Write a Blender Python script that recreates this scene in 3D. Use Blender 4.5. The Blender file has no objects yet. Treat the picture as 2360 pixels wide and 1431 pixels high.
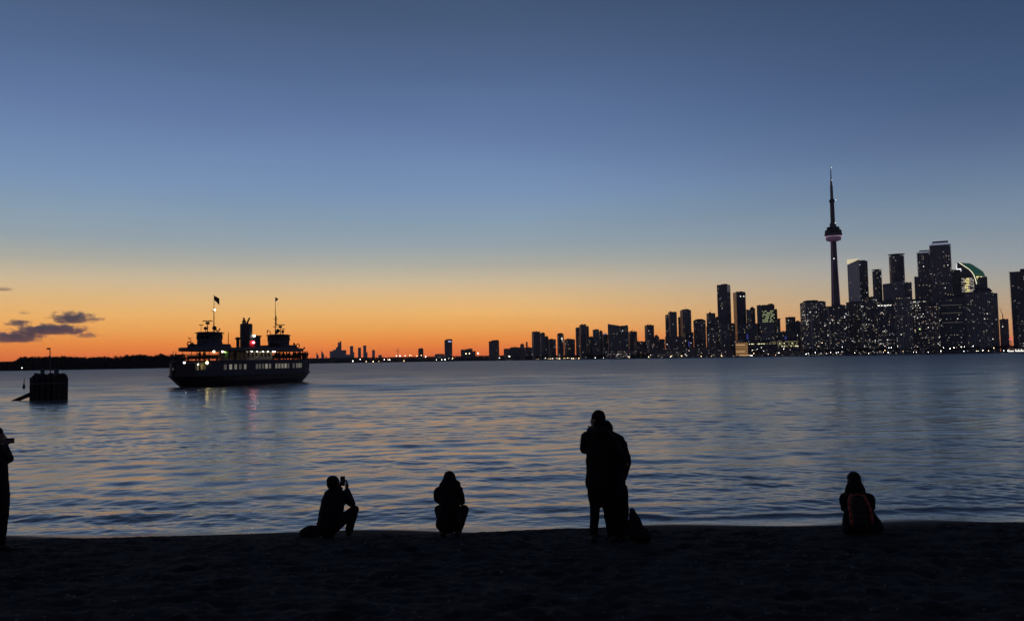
import bpy, bmesh, math, random
import numpy as np
from mathutils import Vector, Matrix, noise as mnoise

random.seed(7); np.random.seed(7)
S = bpy.context.scene
COL = S.collection
PI = math.pi

# ------------------------------------------------------------------ camera
FPX, CAM_H, ROLL, HZ = 1850.0, 4.0, math.radians(0.95), 828.0
PITCH = math.atan((HZ - 715.5) / FPX)
_f = Vector((0, math.cos(PITCH), math.sin(PITCH)))
_u0 = Vector((0, -math.sin(PITCH), math.cos(PITCH)))
_r = Vector((1, 0, 0)) * math.cos(ROLL) - _u0 * math.sin(ROLL)
_u = _u0 * math.cos(ROLL) + Vector((1, 0, 0)) * math.sin(ROLL)
CAM = Vector((0, 0, CAM_H))
cam_data = bpy.data.cameras.new('camera')
cam = bpy.data.objects.new('camera', cam_data)
COL.objects.link(cam)
cam.matrix_world = Matrix(((_r.x, _u.x, -_f.x, 0), (_r.y, _u.y, -_f.y, 0), (_r.z, _u.z, -_f.z, CAM_H), (0, 0, 0, 1)))
cam_data.sensor_width = 36.0
cam_data.lens = FPX / 2360.0 * 36.0
cam_data.clip_start = 0.1
cam_data.clip_end = 200000.0
S.camera = cam

def at(x, y, Y):
    """world point that the photograph shows at (x, y), at the distance Y"""
    d = _f + _r * ((x - 1180) / FPX) + _u * ((715.5 - y) / FPX)
    return CAM + d * (Y / d.y)
def gx(x, Y):
    return at(x, HZ, Y).x

# ------------------------------------------------------------------ sky
def lin(c):
    return tuple((v / 255 / 12.92) if v / 255 <= 0.04045 else ((v / 255 + 0.055) / 1.055) ** 2.4 for v in c)
SKY_A = [(-1, (200, 92, 52)), (0.2, (218, 102, 54)), (0.65, (231, 117, 54)), (1.4, (240, 142, 60)), (2.3, (245, 169, 84)), (3.2, (240, 181, 104)),
         (4.4, (224, 185, 129)), (5.6, (203, 184, 153)), (6.8, (174, 173, 162)), (8.2, (151, 165, 174)), (10, (136, 159, 180)),
         (12, (123, 150, 186)), (14.3, (110, 136, 176)), (17, (96, 120, 162)), (20, (83, 106, 144)), (23.8, (69, 89, 121)),
         (35, (50, 68, 98)), (55, (35, 50, 78)), (90, (28, 41, 66))]
SKY_B = [(-1, (190, 104, 66)), (0.3, (203, 116, 72)), (0.8, (211, 138, 90)), (1.8, (206, 160, 114)), (2.4, (193, 163, 128)), (4, (163, 160, 149)),
         (5.5, (144, 154, 161)), (8, (123, 142, 161)), (10.7, (102, 124, 153)), (13.3, (83, 103, 138)), (16, (67, 90, 125)),
         (20.7, (55, 75, 108)), (35, (40, 56, 85)), (55, (32, 46, 72)), (90, (28, 41, 66))]
SKY_C = [(-1, (58, 56, 70)), (2, (76, 68, 78)), (6, (98, 83, 92)), (12, (92, 85, 100)), (20, (68, 75, 100)), (35, (46, 60, 90)), (55, (33, 47, 74)), (90, (28, 41, 66))]
world = bpy.data.worlds.new('World'); S.world = world
world.use_nodes = True
nt = world.node_tree; nt.nodes.clear()
def N(tree, typ, **kw):
    n = tree.nodes.new(typ)
    for k, v in kw.items():
        setattr(n, k, v)
    return n
def math_node(tree, op, a=None, b=None, clamp=False):
    n = tree.nodes.new('ShaderNodeMath'); n.operation = op; n.use_clamp = clamp
    for i, v in enumerate((a, b)):
        if v is None: continue
        if isinstance(v, (int, float)): n.inputs[i].default_value = v
        else: tree.links.new(v, n.inputs[i])
    return n.outputs[0]
def smooth(tree, v, a, b):
    n = tree.nodes.new('ShaderNodeMapRange'); n.interpolation_type = 'SMOOTHSTEP'
    tree.links.new(v, n.inputs['Value'])
    n.inputs['From Min'].default_value = a; n.inputs['From Max'].default_value = b
    return n.outputs['Result']
tc = N(nt, 'ShaderNodeTexCoord')
sep = N(nt, 'ShaderNodeSeparateXYZ'); nt.links.new(tc.outputs['Generated'], sep.inputs[0])
el = math_node(nt, 'MULTIPLY', math_node(nt, 'ARCSINE', sep.outputs['Z']), 180 / PI)
az = math_node(nt, 'ARCTAN2', sep.outputs['X'], sep.outputs['Y'])          # 0 = straight ahead, + = right
daz = math_node(nt, 'MULTIPLY', math_node(nt, 'ABSOLUTE', math_node(nt, 'WRAP', math_node(nt, 'ADD', az, math.radians(17)), PI)), 180 / PI)
for n in nt.nodes:
    if n.type == 'MATH' and n.operation == 'WRAP': n.inputs[1].default_value = PI; n.inputs[2].default_value = -PI
pos = math_node(nt, 'DIVIDE', math_node(nt, 'ADD', el, 1.0), 91.0, True)
def ramp(stops):
    r = N(nt, 'ShaderNodeValToRGB'); e = r.color_ramp
    e.interpolation = 'LINEAR'
    while len(e.elements) > 1: e.elements.remove(e.elements[-1])
    for i, (d, c) in enumerate(stops):
        p = (d + 1) / 91.0
        x = e.elements[0] if i == 0 else e.elements.new(p)
        g = 1 + 0.15 * min(1, max(0, (9 - d) / 6)) if stops is not SKY_C else 1
        x.position = p; x.color = (*(v * g for v in lin(c)), 1)
    nt.links.new(pos, r.inputs[0])
    return r.outputs[0]
rA, rB, rC = ramp(SKY_A), ramp(SKY_B), ramp(SKY_C)
def mixc(tree, f, a, b):
    m = tree.nodes.new('ShaderNodeMix'); m.data_type = 'RGBA'
    for i, v in ((0, f), (6, a), (7, b)):
        if isinstance(v, (int, float)): m.inputs[i].default_value = v
        elif isinstance(v, tuple): m.inputs[i].default_value = (*v[:3], 1)
        else: tree.links.new(v, m.inputs[i])
    return m.outputs[2]
mix1 = mixc(nt, smooth(nt, daz, 12, 56), rA, rB)
mix2 = mixc(nt, smooth(nt, daz, 55, 130), mix1, rC)
mpn = N(nt, 'ShaderNodeMapping'); nt.links.new(tc.outputs['Generated'], mpn.inputs['Vector']); mpn.inputs['Scale'].default_value = (2.0, 2.0, 14.0); mpn.inputs['Rotation'].default_value = (0, .05, 0)
ns = N(nt, 'ShaderNodeTexNoise'); ns.inputs['Scale'].default_value = 1.6; ns.inputs['Detail'].default_value = 5; nt.links.new(mpn.outputs[0], ns.inputs['Vector'])
hz_mul = math_node(nt, 'ADD', math_node(nt, 'MULTIPLY', math_node(nt, 'SUBTRACT', ns.outputs['Fac'], .5), .12), 1.0)
vm = N(nt, 'ShaderNodeVectorMath'); vm.operation = 'SCALE'; nt.links.new(mix2, vm.inputs[0]); nt.links.new(hz_mul, vm.inputs['Scale'])
mix2 = vm.outputs[0]
bg = N(nt, 'ShaderNodeBackground'); nt.links.new(mix2, bg.inputs['Color']); bg.inputs['Strength'].default_value = 1.0
wo = N(nt, 'ShaderNodeOutputWorld'); nt.links.new(bg.outputs[0], wo.inputs['Surface'])

S.view_settings.view_transform = 'Standard'
S.view_settings.look = 'None'
S.view_settings.exposure = 0.0
S.view_settings.gamma = 1.0
S.view_settings.use_curve_mapping = False
S.render.filter_size = 1.7
S.render.engine = 'CYCLES'
S.cycles.use_denoising = True
S.cycles.max_bounces = 6
S.cycles.volume_bounces = 3
S.cycles.sample_clamp_indirect = 1.5
S.cycles.caustics_reflective = True
S.cycles.caustics_refractive = False

# ------------------------------------------------------------------ materials
MATS = {}
def mat(name, col, rough=0.7, var=0.35, scale=3.0, bump=0.0, metal=0.0, spec=0.5, bscale=None):
    """procedural surface: base colour broken up by noise, optional fine relief"""
    if name in MATS: return MATS[name]
    m = bpy.data.materials.new(name); m.use_nodes = True; t = m.node_tree
    p = t.nodes['Principled BSDF']
    co = N(t, 'ShaderNodeTexCoord')
    nz = N(t, 'ShaderNodeTexNoise'); nz.inputs['Scale'].default_value = scale; nz.inputs['Detail'].default_value = 5
    t.links.new(co.outputs['Object'], nz.inputs['Vector'])
    lo = tuple(c * (1 - var) for c in col); hi = tuple(min(1, c * (1 + var)) for c in col)
    t.links.new(mixc(t, nz.outputs['Fac'], lo, hi), p.inputs['Base Color'])
    rr = t.nodes.new('ShaderNodeMapRange'); t.links.new(nz.outputs['Fac'], rr.inputs['Value'])
    rr.inputs['To Min'].default_value = max(0.02, rough - 0.12); rr.inputs['To Max'].default_value = min(1, rough + 0.12)
    t.links.new(rr.outputs[0], p.inputs['Roughness'])
    p.inputs['Metallic'].default_value = metal
    p.inputs['Specular IOR Level'].default_value = spec
    if bump:
        nb = N(t, 'ShaderNodeTexNoise'); nb.inputs['Scale'].default_value = bscale or scale * 6; nb.inputs['Detail'].default_value = 4
        t.links.new(co.outputs['Object'], nb.inputs['Vector'])
        b = N(t, 'ShaderNodeBump'); b.inputs['Strength'].default_value = bump; b.inputs['Distance'].default_value = 0.02
        t.links.new(nb.outputs['Fac'], b.inputs['Height']); t.links.new(b.outputs[0], p.inputs['Normal'])
    MATS[name] = m
    return m
def glow(name, col, strength):
    if name in MATS: return MATS[name]
    m = bpy.data.materials.new(name); m.use_nodes = True; t = m.node_tree
    p = t.nodes['Principled BSDF']
    p.inputs['Base Color'].default_value = (0.3, 0.3, 0.3, 1)
    p.inputs['Emission Color'].default_value = (*col, 1)
    nz = N(t, 'ShaderNodeTexNoise'); nz.inputs['Scale'].default_value = 0.35
    co = N(t, 'ShaderNodeTexCoord'); t.links.new(co.outputs['Object'], nz.inputs['Vector'])
    mr = t.nodes.new('ShaderNodeMapRange'); t.links.new(nz.outputs['Fac'], mr.inputs['Value'])
    mr.inputs['To Min'].default_value = strength * 0.5; mr.inputs['To Max'].default_value = strength * 1.5
    t.links.new(mr.outputs[0], p.inputs['Emission Strength'])
    MATS[name] = m
    return m

# ------------------------------------------------------------------ mesh helpers
def new_obj(name, me, m=None, parent=None):
    o = bpy.data.objects.new(name, me); COL.objects.link(o)
    if m: me.materials.append(m)
    if parent: o.parent = parent
    return o
def tag(o, label, cat, group=None):
    o['label'] = label; o['category'] = cat
    if group: o['group'] = group
    return o
def thing(name, label, cat, loc=(0, 0, 0), rz=0.0, group=None):
    o = bpy.data.objects.new(name, None); COL.objects.link(o)
    o.empty_display_size = 0.3
    o.location = loc; o.rotation_euler = (0, 0, rz)
    return tag(o, label, cat, group)
def structure(o):
    o['kind'] = 'structure'; return o
def copy_tree(o, parent=None):
    c = o.copy(); COL.objects.link(c); c.parent = parent
    for ch in o.children: copy_tree(ch, c)
    return c

class MB:
    def __init__(s): s.v = []; s.f = []
    def add(s, vs, fs):
        b = len(s.v); s.v += [tuple(v) for v in vs]; s.f += [tuple(b + i for i in f) for f in fs]; return s
    def box(s, c, d, rz=0.0, top=1.0):
        hx, hy, hz = d[0] / 2, d[1] / 2, d[2] / 2
        cs, sn = math.cos(rz), math.sin(rz); vs = []
        for z, k in ((-hz, 1), (hz, top)):
            for x, y in ((-hx, -hy), (hx, -hy), (hx, hy), (-hx, hy)):
                x *= k; y *= k
                vs.append((c[0] + x * cs - y * sn, c[1] + x * sn + y * cs, c[2] + z))
        return s.add(vs, [(3, 2, 1, 0), (4, 5, 6, 7), (0, 1, 5, 4), (1, 2, 6, 5), (2, 3, 7, 6), (3, 0, 4, 7)])
    def tube(s, p0, p1, r0, r1=None, n=8):
        p0, p1 = Vector(p0), Vector(p1); r1 = r0 if r1 is None else r1
        d = p1 - p0
        if d.length < 1e-6: return s
        q = d.to_track_quat('Z', 'Y'); vs = []
        for p, r in ((p0, r0), (p1, r1)):
            for i in range(n):
                a = 2 * PI * i / n
                vs.append(p + q @ Vector((r * math.cos(a), r * math.sin(a), 0)))
        fs = [(i, (i + 1) % n, n + (i + 1) % n, n + i) for i in range(n)]
        return s.add(vs, fs + [tuple(range(n - 1, -1, -1)), tuple(range(n, 2 * n))])
    def path(s, pts, r, n=6):
        for a, b in zip(pts, pts[1:]): s.tube(a, b, r, r, n)
        return s
    def lathe(s, prof, n=24, c=(0, 0, 0), sx=1.0, sy=1.0):
        vs = []
        for r, z in prof:
            for i in range(n):
                a = 2 * PI * i / n
                vs.append((c[0] + sx * r * math.cos(a), c[1] + sy * r * math.sin(a), c[2] + z))
        fs = []
        for k in range(len(prof) - 1):
            for i in range(n):
                j = (i + 1) % n
                fs.append((k * n + i, k * n + j, (k + 1) * n + j, (k + 1) * n + i))
        fs.append(tuple(range(n - 1, -1, -1))); fs.append(tuple((len(prof) - 1) * n + i for i in range(n)))
        return s.add(vs, fs)
    def ball(s, c, r, n=10, sc=(1, 1, 1)):
        prof = [(r * sc[0] * math.sin(PI * k / 6) + 1e-4, -r * sc[2] * math.cos(PI * k / 6)) for k in range(7)]
        return s.lathe(prof, n, c)
    def prism(s, pts, z0, z1):
        n = len(pts)
        return s.add([(p[0], p[1], z0) for p in pts] + [(p[0], p[1], z1) for p in pts],
                     [(i, (i + 1) % n, n + (i + 1) % n, n + i) for i in range(n)] + [tuple(range(n - 1, -1, -1)), tuple(range(n, 2 * n))])
    def mesh(s, name):
        me = bpy.data.meshes.new(name); me.from_pydata(s.v, [], s.f); me.update(); return me
    def build(s, name, m, parent=None, smooth=False):
        me = s.mesh(name)
        if smooth: me.shade_smooth()
        return new_obj(name, me, m, parent)

def grid_mesh(name, X, Y, Z):
    """X, Y, Z: 2-D arrays; quads between neighbours, made with foreach_set"""
    r, c = X.shape
    me = bpy.data.meshes.new(name)
    co = np.stack([X, Y, Z], -1).reshape(-1, 3).astype(np.float32)
    i = np.arange(r * c).reshape(r, c)
    q = np.stack([i[:-1, :-1], i[:-1, 1:], i[1:, 1:], i[1:, :-1]], -1).reshape(-1, 4)
    me.vertices.add(r * c); me.vertices.foreach_set('co', co.ravel())
    me.loops.add(q.size); me.loops.foreach_set('vertex_index', q.ravel().astype(np.int32))
    me.polygons.add(len(q)); me.polygons.foreach_set('loop_start', (np.arange(len(q)) * 4).astype(np.int32))
    me.update(calc_edges=True); me.validate()
    me.shade_smooth()
    return me

# ------------------------------------------------------------------ water
def wave_height(X, Y, cell):
    rng = np.random.RandomState(11)
    Z = np.zeros_like(X)
    def comp(lam, slope, ang):
        nonlocal Z
        k = 2 * PI / lam
        att = np.clip((lam / np.maximum(cell, 1e-3) - 1.7) / 1.5, 0, 1) * (1 + 0.5 * np.clip((Y - 28) / 60, 0, 1))
        ph = rng.rand() * 2 * PI
        arg = k * (X * math.sin(ang) + Y * math.cos(ang)) + ph
        # a slow wander of the crests
        arg = arg + 0.9 * np.sin(X * 0.11 / lam ** 0.3 + ph * 3) + 0.7 * np.sin(0.07 * Y + 0.19 * X / lam ** 0.3 + ph)
        Z += att * slope / k * np.sin(arg)
    for i in range(10):
        comp(2.2 + 4.0 * rng.rand(), 0.0095, math.radians(-9 + 17 * rng.randn()))
    Zn = Z; Z = np.zeros_like(X)
    for i in range(12):
        comp(5.0 + 8.0 * rng.rand(), 0.013, math.radians(-9 + 16 * rng.randn()))
    Z = Zn + Z * np.clip((Y - 55) / 70, 0, 1)
    for i in range(16):
        comp(0.9 + 1.3 * rng.rand(), 0.0145, math.radians(-8 + 32 * rng.randn()))
    Zl = Z.copy(); Z = np.zeros_like(X)
    for i in range(32):
        comp(0.2 + 0.6 * rng.rand() ** 1.4, 0.0200, math.radians(-5 + 50 * rng.randn()))
    patch = 0.55 + 0.45 * np.sin(X * 0.13 + 1.1 * np.sin(Y * 0.21) + 0.5) * np.sin(Y * 0.3 + 1.3 * np.sin(X * 0.09))
    Z = Zl + Z * np.clip(patch, 0.15, 1.1)
    # low rollers arriving at the beach
    for y0, h, w, tilt, xa, xb in ((20.4, .065, .24, .02, 1.5, 14), (21.9, .038, .36, .012, -16, 9), (24.4, .030, .5, -.01, -18, 18), (27.6, .026, .6, .015, -20, 20)):
        yc = y0 + tilt * X + 0.22 * np.sin(X * 0.55 + y0) + 0.1 * np.sin(X * 1.7 + 2 * y0)
        env = 1 / (1 + np.exp(-(X - xa) * 1.2)) / (1 + np.exp((X - xb) * 1.2))
        Z += h * env * np.exp(-((Y - yc) / w) ** 2)
    return Z
def make_water():
    n, c = 760, 840
    inv = np.linspace(1 / 17.0, 1 / 420.0, n)
    Yr = 1 / inv
    t = np.linspace(-1.0, 1.0, c)
    X = t[None, :] * Yr[:, None]; Y = np.repeat(Yr[:, None], c, 1)
    dY = np.gradient(Yr)
    cell = np.repeat(np.maximum(np.abs(dY), 2.0 / c * Yr)[:, None], c, 1)
    Z = wave_height(X, Y, cell)
    Z *= np.clip((Y - 18.6) / 2.2, .12, 1)
    fade = np.clip((415 - Y) / 120, 0, 1)
    Z *= fade
    m = bpy.data.materials.new('lake_water'); m.use_nodes = True; tr = m.node_tree
    p = tr.nodes['Principled BSDF']
    p.inputs['Base Color'].default_value = (0.095, 0.086, 0.080, 1)
    p.inputs['IOR'].default_value = 1.8
    ge = N(tr, 'ShaderNodeNewGeometry'); sp = N(tr, 'ShaderNodeSeparateXYZ'); tr.links.new(ge.outputs['Position'], sp.inputs[0])
    lg = math_node(tr, 'LOGARITHM', math_node(tr, 'MAXIMUM', sp.outputs['Y'], 10.0), 10.0)
    cv = N(tr, 'ShaderNodeValToRGB'); e = cv.color_ramp        # ripples too fine to build, as roughness: calm by the beach, ruffled further out
    pts = [(15, .12), (40, .15), (70, .185), (110, .225), (170, .29), (300, .37), (500, .40)]
    while len(e.elements) > 1: e.elements.remove(e.elements[-1])
    for k, (d, v) in enumerate(pts):
        q = (math.log10(d) - 1) / 2; x = e.elements[0] if k == 0 else e.elements.new(q); x.position = q; x.color = (v, v, v, 1)
    tr.links.new(math_node(tr, 'DIVIDE', math_node(tr, 'SUBTRACT', lg, 1.0), 2.0, True), cv.inputs[0])
    mr = cv
    # wind patches: slightly rougher and calmer lanes
    mp = N(tr, 'ShaderNodeMapping'); tr.links.new(ge.outputs['Position'], mp.inputs['Vector']); mp.inputs['Scale'].default_value = (0.008, 0.03, 1)
    np_ = N(tr, 'ShaderNodeTexNoise'); np_.inputs['Scale'].default_value = 1.0; np_.inputs['Detail'].default_value = 4
    tr.links.new(mp.outputs[0], np_.inputs['Vector'])
    off = math_node(tr, 'MULTIPLY', math_node(tr, 'SUBTRACT', np_.outputs['Fac'], 0.5), 0.14)
    m3 = N(tr, 'ShaderNodeMapping'); tr.links.new(ge.outputs['Position'], m3.inputs['Vector']); m3.inputs['Scale'].default_value = (0.06, 0.16, 1)
    n3 = N(tr, 'ShaderNodeTexNoise'); n3.inputs['Scale'].default_value = 1.0; n3.inputs['Detail'].default_value = 3; tr.links.new(m3.outputs[0], n3.inputs['Vector'])
    off = math_node(tr, 'ADD', off, math_node(tr, 'MULTIPLY', math_node(tr, 'SUBTRACT', n3.outputs['Fac'], 0.5), 0.20))
    tr.links.new(math_node(tr, 'MAXIMUM', math_node(tr, 'ADD', mr.outputs[0], off), .04), p.inputs['Roughness'])
    m2 = N(tr, 'ShaderNodeMapping'); tr.links.new(ge.outputs['Position'], m2.inputs['Vector']); m2.inputs['Scale'].default_value = (2.6, 5.0, 1)
    nb = N(tr, 'ShaderNodeTexNoise'); nb.inputs['Scale'].default_value = 1.0; nb.inputs['Detail'].default_value = 5; nb.inputs['Roughness'].default_value = 0.6
    tr.links.new(m2.outputs[0], nb.inputs['Vector'])
    b = N(tr, 'ShaderNodeBump'); b.inputs['Strength'].default_value = 0.5; b.inputs['Distance'].default_value = 0.02
    tr.links.new(nb.outputs['Fac'], b.inputs['Height']); tr.links.new(b.outputs[0], p.inputs['Normal'])
    near = structure(new_obj('water', grid_mesh('water', X, Y, Z), m))
    # the rest of the lake out to the horizon: the same surface continued around the near sheet
    mb = MB()
    E_, t_ = 13000.0, 1.0
    mb.add([(-t_ * 420, 420, 0), (t_ * 420, 420, 0), (t_ * E_, E_, 0), (-t_ * E_, E_, 0),
            (-t_ * 17, 17, 0), (-E_, 17, 0), (-E_, E_, 0), (t_ * 17, 17, 0), (E_, 17, 0), (E_, E_, 0)],
           [(0, 1, 2, 3), (5, 4, 0, 3, 6), (7, 8, 9, 2, 1)])
    structure(mb.build('lake', m))
make_water()

# ------------------------------------------------------------------ beach
def fbm(X, Y, seed, scales):
    rng = np.random.RandomState(seed); Z = np.zeros_like(X)
    for lam, amp, n in scales:
        for i in range(n):
            a = rng.rand() * PI * 2; k = 2 * PI / (lam * (0.7 + 0.7 * rng.rand())); ph = rng.rand() * 7
            Z += amp / math.sqrt(n) * np.sin(k * (X * math.cos(a) + Y * math.sin(a)) + ph + 1.3 * np.sin(k * 0.37 * (X * math.sin(a) - Y * math.cos(a)) + ph * 2))
    return Z
def beach_z(Y):
    return np.interp(Y, [-8, 7, 11.2, 12.9, 14.5, 16.5, 18, 19.5, 24], [2.1, 1.80, 1.495, 1.250, 0.950, 0.560, 0.275, -0.025, -1.0])
def make_beach():
    ys = np.concatenate([np.linspace(-8, 6, 15), np.linspace(6.05, 15.5, 250), np.linspace(15.55, 24, 60)])
    xs = np.concatenate([np.linspace(-60, -13, 20), np.linspace(-12.95, 12.95, 560), np.linspace(13, 60, 20)])
    X, Y = np.meshgrid(xs, ys)
    Z = beach_z(Y)
    d = fbm(X, Y, 3, [(1.6, .010, 6), (0.6, .010, 10), (0.25, .009, 14), (0.12, .006, 12)])
    # footprints: shallow dents with a pushed-up rim
    rng = np.random.RandomState(5)
    for i in range(520):
        fx, fy = rng.uniform(-12, 12), rng.uniform(6.2, 13.2); a = rng.rand() * PI
        sl = (np.abs(X[0] - fx) < 0.6).nonzero()[0]; sr = (np.abs(Y[:, 0] - fy) < 0.6).nonzero()[0]
        if len(sl) == 0 or len(sr) == 0: continue
        s = np.ix_(sr, sl); dx, dy = X[s] - fx, Y[s] - fy
        e = ((dx * math.cos(a) + dy * math.sin(a)) / 0.17) ** 2 + ((-dx * math.sin(a) + dy * math.cos(a)) / 0.085) ** 2
        d[s] += -0.032 * np.exp(-e) + 0.014 * np.exp(-(np.sqrt(e) - 1.7) ** 2 * 4)
    k = np.interp(Y, [-8, 12, 13.5, 15.5, 24], [1, 1, .9, .1, .04])
    Z = Z + d * k + fbm(X, Y, 9, [(6.0, .03, 5)]) * np.interp(Y, [0, 11, 13, 19], [1, .5, .7, 1.0])
    m = bpy.data.materials.new('beach_sand'); m.use_nodes = True; tr = m.node_tree
    p = tr.nodes['Principled BSDF']
    ge = N(tr, 'ShaderNodeNewGeometry'); sp = N(tr, 'ShaderNodeSeparateXYZ'); tr.links.new(ge.outputs['Position'], sp.inputs[0])
    n1 = N(tr, 'ShaderNodeTexNoise'); n1.inputs['Scale'].default_value = 2.2; n1.inputs['Detail'].default_value = 8; tr.links.new(ge.outputs['Position'], n1.inputs['Vector'])
    n2 = N(tr, 'ShaderNodeTexNoise'); n2.inputs['Scale'].default_value = 60; n2.inputs['Detail'].default_value = 3; tr.links.new(ge.outputs['Position'], n2.inputs['Vector'])
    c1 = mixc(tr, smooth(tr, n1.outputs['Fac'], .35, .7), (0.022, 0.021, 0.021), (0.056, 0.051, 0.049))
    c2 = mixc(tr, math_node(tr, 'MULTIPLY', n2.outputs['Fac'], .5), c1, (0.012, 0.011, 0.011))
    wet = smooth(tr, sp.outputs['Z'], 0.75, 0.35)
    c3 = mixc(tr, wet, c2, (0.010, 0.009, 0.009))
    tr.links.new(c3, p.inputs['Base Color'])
    rr = N(tr, 'ShaderNodeMapRange'); tr.links.new(wet, rr.inputs['Value']); rr.inputs['To Min'].default_value = 0.95; rr.inputs['To Max'].default_value = 0.10
    tr.links.new(rr.outputs[0], p.inputs['Roughness'])
    tr.links.new(math_node(tr, 'ADD', math_node(tr, 'MULTIPLY', wet, .38), .12), p.inputs['Specular IOR Level'])
    b = N(tr, 'ShaderNodeBump'); tr.links.new(math_node(tr, 'MULTIPLY', math_node(tr, 'SUBTRACT', 1.0, wet), .7), b.inputs['Strength']); b.inputs['Distance'].default_value = 0.012
    tr.links.new(n2.outputs['Fac'], b.inputs['Height']); tr.links.new(b.outputs[0], p.inputs['Normal'])
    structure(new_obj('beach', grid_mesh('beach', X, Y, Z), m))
    # pebbles and shell bits too many to count
    rng = random.Random(4); mb = MB()
    for i in range(1100):
        y = 6.5 + 6.8 * rng.random() ** 0.8; x = rng.uniform(-0.68, 0.68) * y
        r = rng.uniform(.006, .016) * (1.6 if rng.random() < .12 else 1)
        j = int(np.argmin(np.abs(ys - y))); i_ = int(np.argmin(np.abs(xs - x)))
        z = float(Z[j, i_]); a = rng.random() * PI
        mb.box((x, y, z + r * .35), (r * 2.4, r * 1.5, r), a, top=0.55)
    o = mb.build('pebbles', mat('pebble', (.075, .07, .066), .75, .8, 3))
    o['kind'] = 'stuff'; o['label'] = 'pale pebbles and shell bits strewn over the dark sand'; o['category'] = 'pebbles'
    return xs, ys, Z
BX, BY, BZ = make_beach()
def sand(x, y):
    return float(BZ[int(np.argmin(np.abs(BY - y))), int(np.argmin(np.abs(BX - x)))])

# ------------------------------------------------------------------ land across the water
M_LAND = mat('shore_soil', (.05, .047, .04), .95, .4, .02)
def land(name, pts):
    structure(MB().prism(pts, -2.0, 1.1).build(name, M_LAND))
land('island_ground', [(-2600, 700), (-1500, 880), (-1000, 965), (-640, 1020), (-480, 1104), (-505, 1500), (-540, 2080), (-760, 2400), (-2600, 2400)])
land('city_ground', [(gx(690, 3400), 3400), (gx(1000, 3500), 3500), (gx(1190, 2950), 2950), (gx(1300, 2700), 2700), (gx(1500, 2400), 2400),
                     (gx(1690, 2150), 2150), (gx(1900, 2080), 2080), (gx(2370, 2030), 2030), (2600, 1960), (9000, 2600), (9000, 12000), (-7000, 12000), (-5000, 4600)])

# ------------------------------------------------------------------ trees
M_BARK = mat('dark_bark', (.05, .04, .035), .95, .4, 2)
M_LEAF = mat('autumn_foliage', (.05, .042, .03), .85, .5, .6)
def tree_meshes(seed, bare):
    """trunk with limbs, and a crown of many small leaf faces; one metre tall, scaled when placed"""
    rng = random.Random(seed); tb = MB(); cb = MB()
    h = 15.0; tips = []
    tb.tube((0, 0, 0), (0.2, 0, h * .32), .42, .3, 7)
    def limb(p, d, L, r, lev):
        q = p + d * L
        tb.tube(p, q, r, r * .6, 5)
        if lev == 0: tips.append(q); tips.append(p + d * L * .6); return
        for k in range(3 if lev > 1 else 3):
            nd = (d + Vector((rng.uniform(-1, 1), rng.uniform(-1, 1), rng.uniform(-.15, .7))) * .75).normalized()
            limb(q, nd, L * rng.uniform(.6, .8), r * .55, lev - 1)
    for k in range(5):
        a = k * 1.256 + rng.random()
        limb(Vector((.2, 0, h * (.2 + .04 * k))), Vector((math.cos(a) * .8, math.sin(a) * .8, .8 + .35 * rng.random())).normalized(), h * rng.uniform(.2, .27), .22, 2)
    limb(Vector((.2, 0, h * .31)), Vector((rng.uniform(-.2, .2), 0, 1)).normalized(), h * .26, .26, 2)
    for t in tips:
        for i in range(7 if bare else 17):
            c = t + Vector((rng.gauss(0, .75), rng.gauss(0, .75), rng.gauss(0, .6)))
            s = rng.uniform(.22, .5)
            u = Vector((rng.uniform(-1, 1), rng.uniform(-1, 1), rng.uniform(-1, 1))).normalized()
            w = u.cross(Vector((rng.uniform(-1, 1), rng.uniform(-1, 1), rng.uniform(-1, 1)))).normalized()
            cb.add([c - u * s, c + w * s * .7, c + u * s, c - w * s * .7], [(0, 1, 2, 3)])
    top = max(v[2] for v in cb.v)
    for b in (tb, cb): b.v = [(v[0] / top, v[1] / top, v[2] / top) for v in b.v]
    a, b = tb.mesh('trunk'), cb.mesh('crown')
    a.materials.append(M_BARK); b.materials.append(M_LEAF)
    return a, b
TREES = [tree_meshes(s, b) for s, b in ((1, False), (2, True), (3, False), (4, False), (5, True))]
rt = random.Random(21)
def tree(X, Y, h, label, group, wide=1.0, var=None):
    tm, cm = TREES[var if var is not None else rt.randrange(5)]
    t = thing('tree', label, 'tree', (X, Y, 1.05), rt.random() * 6.28, group)
    t.scale = (h * wide, h * wide, h)
    for nm, me in (('trunk', tm), ('crown', cm)):
        o = bpy.data.objects.new(nm, me); COL.objects.link(o); o.parent = t
L_IS = 'dark leafy tree in the wooded island shore left of the ferry'
PROF = [(-40, 11), (30, 11), (42, 16), (60, 19), (95, 19), (105, 17), (125, 20), (140, 19), (160, 18), (200, 17.5), (250, 18), (300, 19), (360, 19.5), (420, 19)]
def prof(x):
    for (a, p), (b, q) in zip(PROF, PROF[1:]):
        if a <= x <= b: return p + (q - p) * (x - a) / (b - a)
    return 18
x = -30.0
while x < 425:
    Y = 1030 + (x - 50) / 330 * 78 + rt.uniform(6, 14) if x < 385 else 1125 + rt.uniform(5, 12)
    tree(gx(x, Y), Y, prof(x) * rt.uniform(.84, 1.02), L_IS, 'island shore trees', rt.uniform(.75, 1.05))
    x += rt.uniform(6, 11)
x = -30.0
while x < 400:
    Y = 1075 + (x - 50) / 330 * 78 + rt.uniform(0, 20)
    tree(gx(x, Y), Y, prof(x) * rt.uniform(.86, .98), L_IS, 'island shore trees', rt.uniform(.9, 1.15))
    x += rt.uniform(9, 15)
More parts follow.
